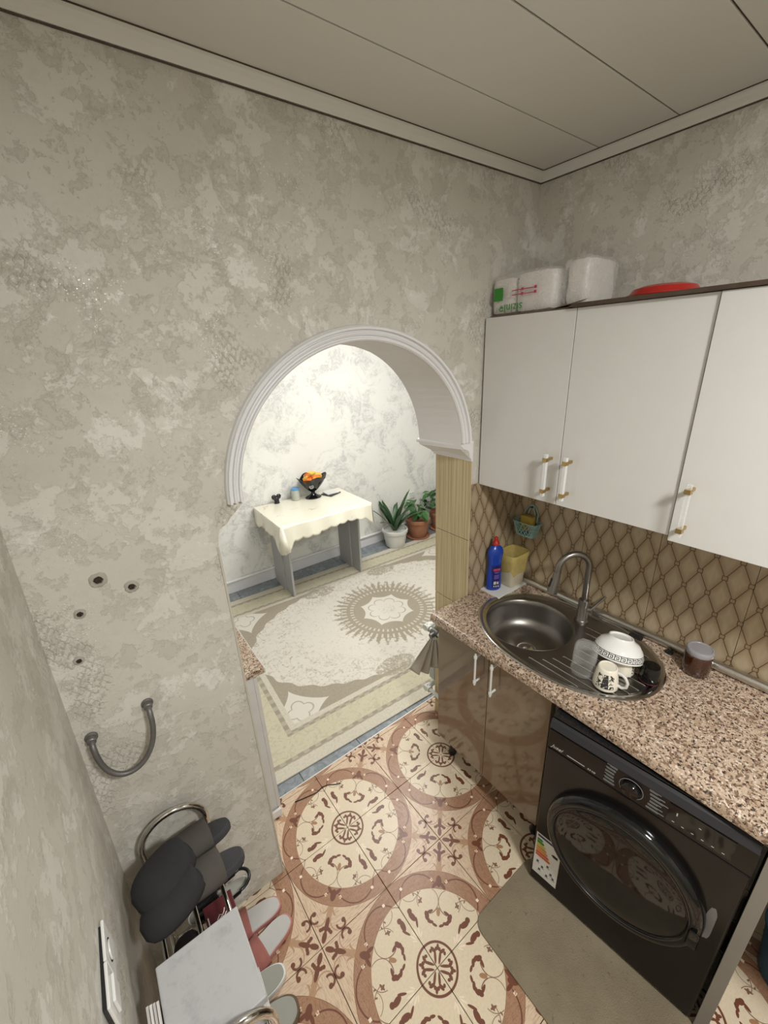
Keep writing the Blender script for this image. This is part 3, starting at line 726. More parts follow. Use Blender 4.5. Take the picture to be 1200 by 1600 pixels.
# edge pipe
tag(MB().tube([(-.0295, -.105, CH + .0185), (-.0295, -2.3, CH + .0185)], .0175, 16).build('pipe', 'alu', smooth=50), 'silver round sealing pipe running along the back of the worktop', 'pipe')
tag(MB().box((-.030, -.012, CH + .0005), (-.010, -.102, CH + .024), bev=.006).build('strip', 'alu', smooth=50), 'flat grey end piece of the worktop sealing strip in the corner', 'strip')
tag(soft_box(MB(), (-.075, -.640, CH + .0005), (-.048, -.69, CH + .012), 2, .001).build('clip', 'black'), 'small black clip on the worktop edge behind the sink, nearer the faucet', 'clip')
tag(soft_box(MB(), (-.072, -.775, CH + .0005), (-.052, -.80, CH + .012), 2, .001).build('clip', 'black'), 'small black knob on the worktop behind the sink, nearer the honey jar', 'clip')
# honey jar
t = thing('honey_jar', 'squat glass jar of dark amber honey with a clear grey lid', 'jar', (-.100, -.885, CH))
m = MB().lathe([(.0, .0005), (.036, .0005), (.042, .006), (.0435, .03), (.0435, .075), (.041, .086), (.038, .090)], (-.100, -.885, CH), 36); m.build('body', 'jam', t, smooth=50)
m = MB().lathe([(.0405, .084), (.0425, .087), (.0425, .101), (.040, .105), (.035, .106), (.033, .104), (0, .104)], (-.100, -.885, CH), 36); m.build('lid', 'lidgrey', t, smooth=40)
# dish-soap bottle on white tile
tag(MB().box((-.255, -.010, CH + .0002), (-.032, -.125, CH + .008), bev=.001).build('coaster_tile', 'white'), 'loose white wall tile lying in the worktop corner under bin and bottle', 'tile')
t = thing('dish_soap_bottle', 'blue dish soap bottle with red cap and printed label', 'bottle', (-.205, -.050, CH + .0085))
bz = CH + .0085
def bot(prof, c, n=28, sx=1., sy=.62, ang=.5):
    rg = []
    for r, z in prof:
        l = []
        for k in range(n):
            a = 2 * pi * k / n; px, py = r * cos(a) * sx, r * sin(a) * sy; l.append((c[0] + px * cos(ang) - py * sin(ang), c[1] + px * sin(ang) + py * cos(ang), c[2] + z))
        rg.append(l)
    return rg
pf = [(.034, 0), (.038, .005), (.0385, .02), (.037, .09), (.034, .13), (.0335, .15), (.037, .175), (.0405, .195), (.039, .213), (.030, .229), (.017, .238), (.0135, .242)]
BA = -.42
MB().loft(bot(pf, (-.205, -.050, bz), ang=BA)).build('body', 'blue', t, smooth=50)
MB().loft(bot([(.0165, .2425), (.0165, .252), (.012, .258), (.009, .268), (.010, .278), (.007, .282)], (-.205, -.050, bz), sy=1.)).build('cap', 'red', t, smooth=40)
lb = basis((-.205, -.050, bz), (cos(BA), sin(BA), 0), (0, 0, 1))   # local x along width, y up, z out (towards viewer)
def onb(a, h, out=.0252): return lb @ Vector((a, h, out))
m = MB()
def lab(u, v_):
    a = (u - .5) * 1.7; z_ = .012 + v_ * .125; rr = .0383 - .002 * v_; rr2 = rr * .62
    return tuple(lb @ Vector((rr * sin(a) * .93 + 0, z_, (rr2 + .0009) * cos(a) + .0)))
m.grid(lab, 12, 10); m.build('label', 'darkblue', t, smooth=180, fixn=False)
m = MB(); m.M = lb; m.box((-.018, .110, .0238), (.018, .122, .0252), bev=.0015); m.build('label_badge', 'redprint', t)
m = MB()
m.M = lb
for k, (hh, ww) in enumerate(((.103, .014), (.097, .010), (.085, .013), (.079, .013), (.073, .013), (.067, .012))): m.box((-ww, hh, .0250), (ww, hh + .0026, .0254))
m.build('label_print', 'lilac', t)
m = MB(); m.M = lb
m.box((-.014, .036, .0252), (.0, .052, .0256)); m.box((.004, .036, .0252), (.012, .050, .0256)); m.box((-.014, .022, .0252), (-.008, .029, .0256)); m.box((-.003, .020, .0252), (.003, .029, .0256)); m.box((.008, .020, .0252), (.014, .028, .0256))
m.build('label_panel', 'offwhite', t)
# waste bin with yellow liner
bx, by = -.092, -.072
t = thing('counter_bin', 'small cream counter bin with a yellow liner in the corner', 'bin', (bx, by, CH + .0085))
def rsq(cx, cy, hx, hy, z, n=40, p=5.): return [(a, b, z) for a, b in ell(cx, cy, hx, hy, n, p)]
m = MB(); m.loft([rsq(bx, by, .046, .036, CH + .009), rsq(bx, by, .050, .040, CH + .012), rsq(bx, by, .066, .054, CH + .185), rsq(bx, by, .064, .052, CH + .185), rsq(bx, by, .048, .038, CH + .016)]); m.build('body', 'cream_plastic', t, smooth=40)
rg = random.Random(7); rr = []
for z_, k in ((CH + .02, -.003), (CH + .18, -.004), (CH + .1895, .000), (CH + .186, .0045), (CH + .15, .0030), (CH + .11, .0030), (CH + .085, .003)):
    f = (z_ - CH - .012) / .173; hx, hy = .050 + .016 * f + k, .040 + .014 * f + k
    rr.append([(a + rg.uniform(-.0006, .0006), b + rg.uniform(-.0006, .0006), z_ + (.008 * sin(i * .9) + .010 * sin(i * .37) if z_ < CH + .1 and k > 0 else 0)) for i, (a, b) in enumerate(ell(bx, by, hx, hy, 40, 5.))])
MB().loft(rr, cap=False).build('liner', 'liner', t, smooth=180)
# hanging basket with sponge
t = thing('hanging_basket', 'pale teal lattice basket hanging on the tiled wall under the cabinet', 'basket', (-.045, -.105, 1.20))
hx, hy = .036, .066; cx, cy = -.0455, -.104
m = MB(); top = ell(cx, cy, hx, hy, 28, 4.); bt = ell(cx, cy, hx * .72, hy * .72, 28, 4.)
z1_, z0_ = 1.262, 1.195
m.tube([(a, b, z1_) for a, b in top], .0026, 6, closed=True); m.tube([(a, b, z0_) for a, b in bt], .0026, 6, closed=True)
for i in range(28):
    a, b = top[i], bt[(i + 2) % 28]; m.tube([(a[0], a[1], z1_), ((a[0] + b[0]) / 2, (a[1] + b[1]) / 2, (z0_ + z1_) / 2), (b[0], b[1], z0_)], .0020, 4)
    a, b = top[i], bt[(i - 2) % 28]; m.tube([(a[0], a[1], z1_), (b[0], b[1], z0_)], .0020, 4)
m.build('basket_body', 'teal', t, smooth=60)
MB().prism([(a, b) for a, b in bt], z0_ - .001, z0_ + .001).build('bottom', 'teal', t)
for off in (-.010, .010):
    MB().tube([(-.028, cy - .030 + off, z1_), (-.016, cy - .027 + off * .9, 1.30), (-.012, cy - .012 + off * .5, 1.332), (-.012, cy + off * .3, 1.340), (-.012, cy + .012 + off * .5, 1.332), (-.016, cy + .027 + off, 1.30), (-.028, cy + .030 + off, z1_)], .0028, 6).build('handle', 'teal', t, smooth=60)
tag(MB().lathe([(.006, 0), (.006, .004), (.003, .004), (.003, .02)], (0, 0, 0), 12).build('wall_hook', 'black'), 'small black hook holding the teal basket', 'hook')
hk = bpy.data.objects['wall_hook']; hk.rotation_euler = (0, -pi / 2, 0); hk.location = (-.0075, cy, 1.330)
sp = soft_box(MB(), (-.060, -.140, 1.222), (-.030, -.072, 1.296), 3, .0015).build('sponge', 'sponge', smooth=60)
tag(sp, 'worn ochre sponge standing in the teal basket', 'sponge')
# dishes on drainer
dz = CH + .0008
t = thing('glass_jar', 'clear glass tumbler upside down on the drainer beside the bowl', 'glass', (-.405, -.630, dz))
m = MB().lathe([(.041, 0), (.041, .06), (.040, .105), (.036, .117), (.030, .120), (0, .120)], (-.405, -.630, dz), 36, cap=False); m.lathe([(.0, .114), (.028, .114), (.0345, .110), (.0375, .100), (.0385, .05), (.0385, 0)], (-.405, -.630, dz), 36, cap=False)
m.lathe([(.041, 0), (.0385, 0)], (-.405, -.630, dz), 36, cap=False); m.build('vessel', 'glass', t, smooth=50)
MB().tube([(-.405 + .0418 * cos(a * pi / 16), -.630 + .0418 * sin(a * pi / 16), dz + .012) for a in range(32)], .0016, 6, closed=True).build('rim_bead', 'glass', t, smooth=60)
def mug(x, y, rz, label):
    t = thing('mug', label, 'mug', (x, y, dz), rz)
    m = MB().lathe([(.0405, .0005), (.042, .003), (.0405, .02), (.036, .056), (.032, .076), (.030, .080), (.027, .081), (.025, .078), (.0, .077)], (0, 0, 0), 36, cap=False)
    m.build('cup', 'mug', t, local=True, smooth=50)
    m = MB().tube([(.036 - .001, 0, .020), (.052, 0, .016), (.065, 0, .026), (.067, 0, .045), (.058, 0, .062), (.045, 0, .070), (.033, 0, .070)], [.0055, .005, .005, .005, .005, .005, .0055], 10)
    m.build('handle', 'shoewhite', t, local=True, smooth=60); return t
mug(-.408, -.714, R(-82), 'white mug with black print, upside down at the front of the drainer')
mug(-.292, -.715, R(15), 'white printed mug upside down beneath the tilted bowl')
t = thing('bowl', 'white bowl with black Greek key border, leaning upside down on the mugs', 'bowl', (-.285, -.690, CH + .052))
t.rotation_euler = (R(-3), R(15), 0)
m = MB().lathe([(.086, 0), (.0865, .002), (.084, .014), (.078, .032), (.064, .052), (.044, .064), (.041, .072), (.037, .072), (.036, .067), (0, .065)], (0, 0, 0), 56, cap=False)
m.lathe([(.086, 0), (.083, .002), (.080, .016), (.072, .034), (.058, .052), (.036, .061), (0, .062)], (0, 0, 0), 56, cap=False); m.build('bowl_body', 'greek', t, local=True, smooth=50)
t = thing('dark_cup', 'dark glossy cup upside down under the right edge of the bowl', 'cup', (-.268, -.800, dz))
MB().lathe([(.033, .0005), (.034, .003), (.031, .05), (.027, .062), (.0, .063)], (-.268, -.800, dz), 28).build('cup_body', 'blackgloss', t, smooth=50)
MB().tube([(-.268 + .0335 * cos(a * pi / 12), -.800 + .0335 * sin(a * pi / 12), dz + .004) for a in range(24)], .0016, 6, closed=True).build('rim', 'maroon', t, smooth=60)
# ============================================================ WASHER
wa = atan2(-.5465, .060)
t = thing('washing_machine', 'dark inox front-loading washing machine under the worktop', 'washing machine', (-.641, -.656, 0), wa)
W, D, H = .551, .52, .865
L = dict(local=True)
MB().box((.004, .022, .022), (W - .004, D, .862), bev=.004).build('body', 'washer_side', t, **L)
MB().box((0, 0, .020), (W, .0215, .742), bev=.004).build('front_panel', 'washer', t, **L)
fp = MB().loft([[(x, a, b) for a, b in ((.001, .745), (.001, .835), (.010, .857), (.040, .866), (.040, .745))] for x in (0, W)]).build('control_panel', 'washer', t, local=True, bev=.001)
MB().box((0, .0185, .8665), (W, D, .8705)).build('top_panel', 'black', t, **L)
MB().loft([[(x, a, b) for a, b in ((-.0012, .834), (.0078, .8568), (.018, .8622), (.018, .860), (.0098, .8555), (0.0012, .834))] for x in (.0005, W - .0005)]).build('bevel_strip', 'washer_top', t, **L)
MB().box((W + .0002, .003, .03), (W + .0012, .02, .84)).build('edge_trim', 'black', t, **L)
dr = MB().box((.004, -.0035, .752), (.186, .0005, .829), bev=.001).build('drawer', 'washer', t, **L)
# thin lines of print and the script word
Mw = lambda s_, z: basis((s_, -.0042, z), (1, 0, 0), (0, 0, 1))
text_mb('Jusel', .020, Mw(.034, .765), .45).build('lettering', 'offwhite', t, **L)
text_mb('8.5 KG', .0085, Mw(.150, .7625)).build('lettering', 'offwhite', t, **L)
MB().box((.070, -.0045, .7615), (.128, -.0036, .7632)).build('print_line', 'offwhite', t, **L)
kx, kz = .262, .789
m = MB(); m.M = basis((kx, 0, kz), (1, 0, 0), (0, 0, 1)); m.lathe([(.0335, .0008), (.0335, .002), (.0318, .002), (.0318, .0008)], (0, 0, 0), 40, cap=False); m.build('dial_ring', 'sole_dim', t, local=True, smooth=40)
m = MB(); m.M = basis((kx, 0, kz), (1, 0, 0), (0, 0, 1)); m.lathe([(.026, 0), (.026, .012), (.022, .017), (0, .018)], (0, 0, 0), 36); m.build('dial', 'blackgloss', t, local=True, smooth=40)
m = MB()
for sd in (-1, 1):
    for k in range(6):
        zz = .828 - k * .0135; w_ = .030 + .008 * ((k * 7) % 3)
        x0 = kx + sd * (.044 + .003 * (2.5 - abs(k - 2.5))); m.box((x0, -.0006, zz), (x0 + sd * w_, .0008, zz + .0014)); m.box((x0, -.0006, zz - .004), (x0 + sd * w_ * .7, .0008, zz - .0032))
m.build('program_print', 'sole_dim', t, **L)['kind'] = 'stuff'
MB().box((.358, -.0012, .758), (.508, .0008, .827)).build('display', 'blackgloss', t, **L)
m = MB()
for k in range(6): m.box((.372 + k * .023, -.0016, .7665), (.378 + k * .023, -.001, .7685)); 
m.box((.378, -.0016, .795), (.381, -.001, .806)); m.box((.430, -.0016, .800), (.436, -.001, .802))
m.build('display_print', 'offwhite', t, **L)['kind'] = 'stuff'
Bm = basis((.274, 0, .452), (1, 0, 0), (0, 0, 1))
m = MB(); m.M = Bm; m.lathe([(.236, .0), (.237, .010), (.232, .026), (.222, .036), (.208, .038), (.200, .033), (.198, .020)], (0, 0, 0), 72, cap=False); d = m.build('door', 'blackgloss', t, local=True, smooth=60)
m = MB(); m.M = Bm; m.lathe([(.200, .032), (.190, .036), (.150, .041), (.09, .045), (0, .047)], (0, 0, 0), 72, cap=False); m.build('door_glass', 'doorglass', t, local=True, smooth=60)
m = MB(); m.M = Bm; m.tube([(.2035 * cos(2 * pi * a / 80), .2035 * sin(2 * pi * a / 80), .0375) for a in range(80)], .0010, 6, closed=True); m.build('door_ring', 'door_rim', t, local=True, smooth=60)
m = MB(); m.M = Bm; m.box((.205, -.055, .036), (.232, .015, .046), bev=.006); m.build('door_handle', 'blackgloss', t, local=True, smooth=40)
# energy sticker
stk = MB().box((.0065, -.0015, .070), (.103, -.0003, .300)).build('energy_sticker', 'white', t, **L)
m = MB(); m.box((.012, -.0022, .284), (.092, -.0016, .294)); m.build('sticker_header', 'darkblue', stk, **L)
cs_ = ['green', 'green', 'stickeryellow', 'stickerorange', 'stickerorange', 'stickerred', 'stickerred']
for k in range(7):
    z_ = .262 - k * .0145; MB().prism([(.012, z_), (.030 + .006 * k, z_), (.035 + .006 * k, z_ + .006), (.030 + .006 * k, z_ + .012), (.012, z_ + .012)], -.0022, -.0016, lambda a, b, c: (a, c, b)).build('rating_bar', cs_[k], stk, **L)
MB().prism([(.070, .236), (.078, .229), (.095, .229), (.095, .243), (.078, .243)], -.0022, -.0016, lambda a, b, c: (a, c, b)).build('rating_arrow', 'black', stk, **L)
m = MB()
for a, b in ((.02, .14), (.04, .125), (.06, .15), (.075, .12), (.03, .10), (.06, .095), (.085, .105)): m.box((a, -.0022, b), (a + .008, -.0016, b + .009)); m.box((a - .002, -.0022, b - .005), (a + .012, -.0016, b - .0035))
m.build('sticker_print', 'darkgrey', stk, **L)
rg = random.Random(3)
o_ = [(.514 + .012 * cos(2 * pi * k / 24) * (1 + rg.uniform(-.2, .1)), .485 + .072 * math.copysign(abs(sin(2 * pi * k / 24)) ** .6, sin(2 * pi * k / 24)) * (1 + rg.uniform(-.06, .04))) for k in range(24)]
MB().prism([(a, b) for a, b in o_], -.0008, -.0002, lambda a, b, c: (a, c, b)).build('tape_residue', 'tape', t, **L)
for a in (.04, W - .04):
    for b in (.06, D - .05): MB().lathe([(.018, .009), (.018, .0245)], (a, b, 0), 14).build('foot', 'black', t, **L)
# doormat
c_ = []
x0, x1, y0, y1 = -.935, -.575, -1.42, -.612
for (cx_, cy_, a0) in ((x1 - .03, y1 - .03, 0), (x0 + .045, y1 - .045, pi / 2), (x0 + .04, y0 + .04, pi), (x1 - .03, y0 + .03, 1.5 * pi)):
    rr_ = .045 if a0 in (pi / 2,) else .03
    for k in range(7): a = a0 + pi / 2 * k / 6; c_.append((cx_ + rr_ * cos(a), cy_ + rr_ * sin(a)))
c_ = [(a - (.03 * (-.62 - b) if a < -.8 else 0), b) for a, b in c_]
tag(MB().prism(c_, .0005, .0085).build('doormat', 'mat', bev=.003), 'matted grey-brown doormat on the floor before the washing machine', 'doormat')
tag(MB().box((-.583, -1.216, .0005), (-.03, -1.246, .8795), bev=.001).build('support_panel', plain('grey_beige_chipboard', (.27, .25, .22), .5)), 'grey-beige upright panel carrying the worktop right of the washing machine', 'panel')
# bucket right of washer
t = thing('bucket', 'blue plastic bucket on the floor right of the washing machine', 'bucket', (-.21, -1.372, 0))
MB().lathe([(0, .001), (.075, .001), (.080, .006), (.100, .215), (.106, .222), (.106, .230), (.097, .230), (.077, .008), (0, .006)], (-.21, -1.372, 0), 40, cap=False).build('bucket_body', 'tealblue', t, smooth=40)
MB().tube([(-.21 + .106 * cos(pi * k / 16), -1.372 - .0 + .05 * sin(pi * k / 16), .222 + .0 + .02 * sin(pi * k / 16)) for k in range(17)], .003, 6).build('handle', 'chrome', t, smooth=60)

# ============================================================ LEFT: HOSE, STUBS, SOCKET
t = thing('hose', 'braided grey water hose bent in a U between two wall fittings', 'hose', (-1.80, -.03, 1.1))
pts = []
P0, P1 = Vector((-1.722, -.035, 1.108)), Vector((-1.868, -.035, 1.078))
for k in range(25):
    a = pi * k / 24; c = (P0 + P1) / 2; u_ = (P0 - P1) / 2
    p = c + u_ * cos(a) * (1 + .0 * sin(a)) + Vector((0, -.02 * sin(a), -.135 * sin(a) ** .8 if sin(a) > 0 else 0)); pts.append(p)
MB().tube([(-1.722, -.012, 1.116), (-1.722, -.024, 1.115)] + pts + [(-1.868, -.024, 1.085), (-1.868, -.012, 1.087)], .0075, 12).build('braided_tube', 'hose', t, smooth=60)
for xx, zz in ((-1.722, 1.116), (-1.868, 1.087)):
    m = MB(); m.M = basis((xx, 0, zz), (1, 0, 0), (0, 0, 1)); m.lathe([(.016, .0), (.016, .004), (.0115, .006), (.0115, .022), (.009, .024)], (0, 0, 0), 6 * 3); m.build('fitting', 'hose', t)
for (xx, zz, r_, lb_) in ((-1.743, 1.538, .021, 'rusty capped pipe hole in the arch wall, topmost of the four'), (-1.677, 1.493, .018, 'pale plastered pipe hole nearest the arch'),
                        (-1.801, 1.461, .014, 'dark chipped pipe hole, third from the top'), (-1.835, 1.332, .013, 'small dark pipe hole directly above the hose')):
    t = thing('pipe_hole', lb_, 'pipe hole', (xx, 0, zz)); rg = random.Random(int(zz * 1000))
    ring_ = []
    for q, h in ((1.0, .0002), (.86, .003), (.55, .004), (.50, .001)):
        ring_.append([(xx + r_ * q * (1 + rg.uniform(-.10, .10)) * cos(2 * pi * k / 18), -h, zz + r_ * q * (1 + rg.uniform(-.10, .10)) * sin(2 * pi * k / 18)) for k in range(18)])
    MB().loft(ring_, cap=False).build('plaster_ring', 'ring', t, smooth=40)
    m = MB(); m.M = basis((xx, 0, zz), (1, 0, 0), (0, 0, 1)); m.lathe([(r_ * .52, .0005), (r_ * .40, .0015), (r_ * .34, .006), (r_ * .22, .006), (r_ * .2, .002), (0, .002)], (0, 0, 0), 6); m.build('plug', 'hole', t)
t = thing('socket_plate', 'loose white double plate with socket and switch on the left wall', 'socket', (-1.918, -.48, .91))
xf = -1.903
for k, (a, b) in enumerate(((-.398, -.478), (-.480, -.560))):
    fr_ = MB().box((xf - .006, a, .868), (xf, b, .950), bev=.002).build('frame', 'white', t)
    if k == 0:
        m = MB(); m.M = basis((xf, (a + b) / 2, .909), (0, -1, 0), (0, 0, 1)); m.lathe([(.022, .0), (.022, .003), (.019, .003), (.018, -.003), (0, -.003)], (0, 0, 0), 28); m.build('socket_insert', 'white', fr_, smooth=40)
    else: MB().box((xf, a - .016, .888), (xf + .006, b + .016, .932), bev=.002).build('rocker', 'white', fr_)
MB().box((-1.916, -.405, .874), (xf - .006, -.555, .944)).build('dark_gap', 'black', t)  # black block put in for the dark gap behind the loose plate

# ============================================================ SHOE RACK AND SHOES
t = thing('shoe_rack', 'chrome tube shoe rack with rounded end frames against the left wall', 'shoe rack', (-1.75, -.35, 0))
XL, XR = -1.850, -1.660
def frame(y):
    p = [(XL, y, .006), (XL, y, .62)] + [((XL + XR) / 2 - (XR - XL) / 2 * cos(pi * k / 16), y, .62 + .095 * sin(pi * k / 16)) for k in range(1, 16)] + [(XR, y, .62), (XR, y, .006)]
    return MB().tube(p, .0098, 12)
frame(-.040).build('end_frame', 'chrome', t, smooth=60); frame(-.625).build('end_frame', 'chrome', t, smooth=60)
for zz in (.560, .36, .15):
    for y_ in (-.040, -.625): MB().tube([(XL, y_, zz - .008), (XR, y_, zz - .008)], .006, 8).build('crossbar', 'chrome', t, smooth=60)
    for xx in (-1.845, -1.757, -1.676): MB().tube([(xx, -.040, zz), (xx, -.625, zz)], .0065, 10).build('shelf_bar', 'chrome', t, smooth=60)
# white box
t = thing('shoe_box', 'dusty white shoebox on the top of the shoe rack', 'box', (-1.76, -.5, .567))
MB().box((-1.856, -.395, .568), (-1.672, -.600, .655)).build('box_body', 'lid', t, bev=.002)
MB().box((-1.860, -.391, .650), (-1.660, -.604, .676)).build('box_lid', 'lid', t, bev=.003)
t = thing('card_stack', 'thin stack of cards wedged between white box and left wall', 'cards', (-1.885, -.52, .57))
for k in range(4): MB().box((-1.892 + k * .0075, -.44 - .004 * k, .570), (-1.8865 + k * .0075, -.60, .655 + .004 * k)).build('card', 'paperwhite' if k % 2 else 'sole', t)
MB().box((-1.895, -.43, .566), (-1.863, -.605, .5695)).build('backing_sheet', 'paperwhite', t)
# footwear
def sole_out(L_, Wd, n=40, heel=.82):
    o = []
    for i in range(n):
        a = 2 * pi * i / n; x_ = cos(a) * L_ / 2; x_ = math.copysign(abs(cos(a)) ** .8, cos(a)) * L_ / 2; wv = Wd / 2 * (heel + (1 - heel) * (x_ / L_ + .5) * 1.15) * (1 - .10 * math.exp(-((x_ / L_ + .08) * 6) ** 2))
        o.append((x_, math.copysign(abs(sin(a)) ** .68, sin(a)) * wv))
    return o
def slipper(name, label, loc, rot, L_=.25, Wd=.095, sole='darkgrey', foot='darkgrey', band='brownfelt', b0=-.03, b1=.075, hgt=.055, grp=None, th=.024, closed=False, cat='slipper'):
    t = thing(name, label, cat, loc); t.rotation_euler = rot
    if grp: t['group'] = grp
    so = sole_out(L_, Wd)
    sc = lambda k, z: [(a * k, b * k, z) for a, b in so]
    MB().loft([sc(.95, 0), sc(1., .005), sc(1., th - .004), sc(.985, th)]).build('sole', sole, t, local=True, smooth=50)
    MB().loft([sc(.94, th), sc(.92, th + .003), sc(.80, th + .0015)]).build('footbed', foot, t, local=True, smooth=50)
    def wid(x_): return max(.012, Wd / 2 * 1.10 * math.sqrt(max(0, 1 - (x_ / (L_ / 2 * 1.02)) ** 2)) ** .7)
    def bf(u, v_):
        x_ = b0 + (b1 - b0) * u; a = pi * v_; k = 1 if not closed else math.sqrt(max(.02, 1 - max(0, (x_ - .02) / (b1 - .02 + .004)) ** 2.4))
        tp = 1 - .22 * u
        return (x_, -wid(x_) * cos(a) * 1.0, th * .5 + (hgt * tp * k) * sin(a) ** .75)
    m = MB(); m.grid(bf, 14, 18); m.build('strap' if not closed else 'upper', band, t, local=True, smooth=180, solid=.004)
    return t
sz = .568
slipper('slide', 'grey slide with brown strap on the rack, nearest the arch wall', (-1.728, -.118, sz + .030), (R(14), R(-6), R(186)), .255, .105, b0=-.058, b1=.075)
slipper('slide', 'grey slide with brown strap on the rack, next to the dark red box', (-1.722, -.232, sz + .030), (R(12), R(-6), R(184)), .255, .105, b0=-.058, b1=.075)
slipper('slipper', 'black felt closed slipper on top of the slides, nearest the arch wall', (-1.800, -.195, sz + .098), (R(-4), R(8), R(200)), .165, .125, 'clothgrey', 'clothgrey', 'clothgrey', -.075, .083, .058, closed=True)
slipper('slipper', 'black felt closed slipper on top of the slides, nearest the white box', (-1.795, -.262, sz + .072), (R(-4), R(6), R(196)), .165, .105, 'clothgrey', 'clothgrey', 'clothgrey', -.075, .083, .050, closed=True)
# pink-edged slippers on the floor
slipper('slipper', 'pink-edged slipper with pale insole on the floor, nearest the arch wall', (-1.612, -.090, .001), (0, 0, R(176)), .235, .098, 'pinkrim', 'sole', 'pinkfur', .006, .105, .05, th=.022, closed=True)
slipper('slipper', 'pink-edged slipper with pale insole on the floor, second from the arch wall', (-1.600, -.192, .001), (0, 0, R(192)), .235, .098, 'pinkrim', 'sole', 'pinkfur', .006, .105, .05, th=.022, closed=True)
# sneakers
def sneaker(name, label, loc, rz, up='shoewhite', inn='shoegrey', outs='white', L_=.27, Wd=.098, ht=.075):
    t = thing(name, label, 'shoe', loc, rz)
    so = sole_out(L_, Wd); sc = lambda k, z: [(a * k, b * k, z) for a, b in so]
    MB().loft([sc(.94, 0), sc(1., .004), sc(1., .018), sc(.97, .022)]).build('sole', outs, t, local=True, smooth=50)
    rg_ = []
    for z_, k, sh in ((.021, .97, 0), (.040, .96, -.002), (.055, .88, -.012), (ht, .66, -.045)):
        rg_.append([(a * k + sh, b * (k if k < .9 else k), z_ - (.0 if a < 0 else .0)) for a, b in so])
    rg_.append([(a * .60 - .047, b * .58, ht - .001) for a, b in so]); rg_.append([(a * .56 - .045, b * .54, .030) for a, b in so])
    MB().loft(rg_, cap=True).build('upper', up, t, local=True, smooth=60)
    MB().loft([[(a * .60 - .046, b * .56, .031) for a, b in so], [(a * .55 - .046, b * .50, .034) for a, b in so]]).build('insole', inn, t, local=True, smooth=60)
    for k in range(4): MB().tube([(.030 + k * .017, -.020 + .002 * k, .066 - .006 * k), (.030 + k * .017, 0, .073 - .007 * k), (.030 + k * .017, .020 - .002 * k, .066 - .006 * k)], .0025, 5).build('lace', outs, t, local=True, smooth=60)
    return t
slipper('slipper', 'grey-green slipper with white upper on the floor, next to the pink-edged pair', (-1.685, -.290, .001), (0, 0, R(178)), .245, .095, 'white', 'shoegrey', 'shoewhite', -.045, .108, .06, th=.026, closed=True)
slipper('slipper', 'larger grey-green slipper with white upper and brown edge, lowest beside the rack', (-1.700, -.393, .001), (0, 0, R(176)), .275, .125, 'shoetan', 'shoegrey', 'shoewhite', -.055, .118, .07, th=.030, closed=True)
# lower shelf shoes: black sneakers with white edge sticking out
for k, (yy, lb_) in enumerate(((-.105, 'black sandal with white edge on the middle shelf, nearest the arch wall'), (-.168, 'black sandal with white edge on the middle shelf, next to the maroon box'))):
    q = slipper('sandal', lb_, (-1.690, yy, .369), (0, 0, R(180)), .20, .060, 'shoewhite', 'shoegrey', 'black', .0, .07, .045, cat='sandal', th=.016)
    MB().tube([(.02, -.033, .018), (-.06, -.034, .034)] + [(-.062 - .040 * sin(pi * h / 10), -.034 * cos(pi * h / 10), .040) for h in range(11)] + [(-.06, .034, .034), (.02, .033, .018)], .0055, 8).build('heel_strap', 'black', q, local=True, smooth=60)
t = thing('maroon_box', 'dark maroon shoebox with a white mark under the shelf bars', 'box', (-1.70, -.30, .367))
MB().box((-1.742, -.204, .3675), (-1.655, -.47, .455), bev=.002).build('box_body', 'maroon', t)
m = MB(); m.tube([(-1.712, -.262, .4556), (-1.703, -.252, .4556), (-1.696, -.258, .4556), (-1.690, -.252, .4556), (-1.686, -.243, .4556)], .0014, 5); m.tube([(-1.712, -.268, .4556), (-1.700, -.260, .4556), (-1.692, -.264, .4556), (-1.683, -.256, .4556)], .0014, 5); m.box((-1.736, -.240, .4552), (-1.733, -.275, .4562))
m.build('emblem', 'white', t)
sneaker('sneaker', 'black shoe deep on the middle shelf by the left wall', (-1.800, -.33, .367), R(92), 'clothgrey', 'black', 'black')
sneaker('sneaker', 'black shoe on the middle shelf behind the maroon box', (-1.800, -.52, .367), R(90), 'black', 'black', 'black')
# thin black wire at the threshold
tag(MB().tube([(-1.272, .240, .0025), (-1.245, .232, .0025), (-1.20, .222, .0025), (-1.165, .214, .0025), (-1.130, .222, .0025), (-1.10, .214, .0025), (-1.065, .190, .0025), (-1.045, .183, .0025)], .0022, 6).build('wire', 'black', smooth=60), 'thin black wire lying on the floor tiles by the threshold', 'wire')

# ============================================================ FAR ROOM
rug = MB().grid(lambda u, v_: ((u - .5) * 2.84, (v_ - .5) * 1.90, .010), 2, 2)
rug.box((-1.42, -.95, .0015), (1.42, .95, .0098))
rug = MB().box((-1.42, -.95, .0015), (1.42, .95, .010)); ro = rug.build('rug', 'rug', bev=.003); ro.location = (.075, 1.262, 0); ro.rotation_euler = (0, 0, R(-2.6))
tag(ro, 'large cream and beige oriental rug with a round centre medallion', 'rug')
# table
t = thing('table', 'grey laminate folding table against the marbled wall', 'table', (-.11, 2.1, 0), R(-1.5))
x0, x1, y0, y1, TZ = -.44, .44, -.31, .31, .775
MB().box((x0, y0, TZ - .018), (x1, y1, TZ), bev=.002).build('tabletop', 'tablegrey', t, **L)
for xx in (-.345, .375):
    MB().box((xx, -.155, .011), (xx + .018, -.0, TZ - .019)).build('leg', 'tablegrey', t, **L)
    MB().box((xx - .012 , .002, .011), (xx + .006, .235, TZ - .019)).build('leg', 'tablegrey', t, **L)
MB().box((-.345 + .02, .10, .60), (.375, .118, TZ - .019)).build('rail', 'tablegrey', t, **L)
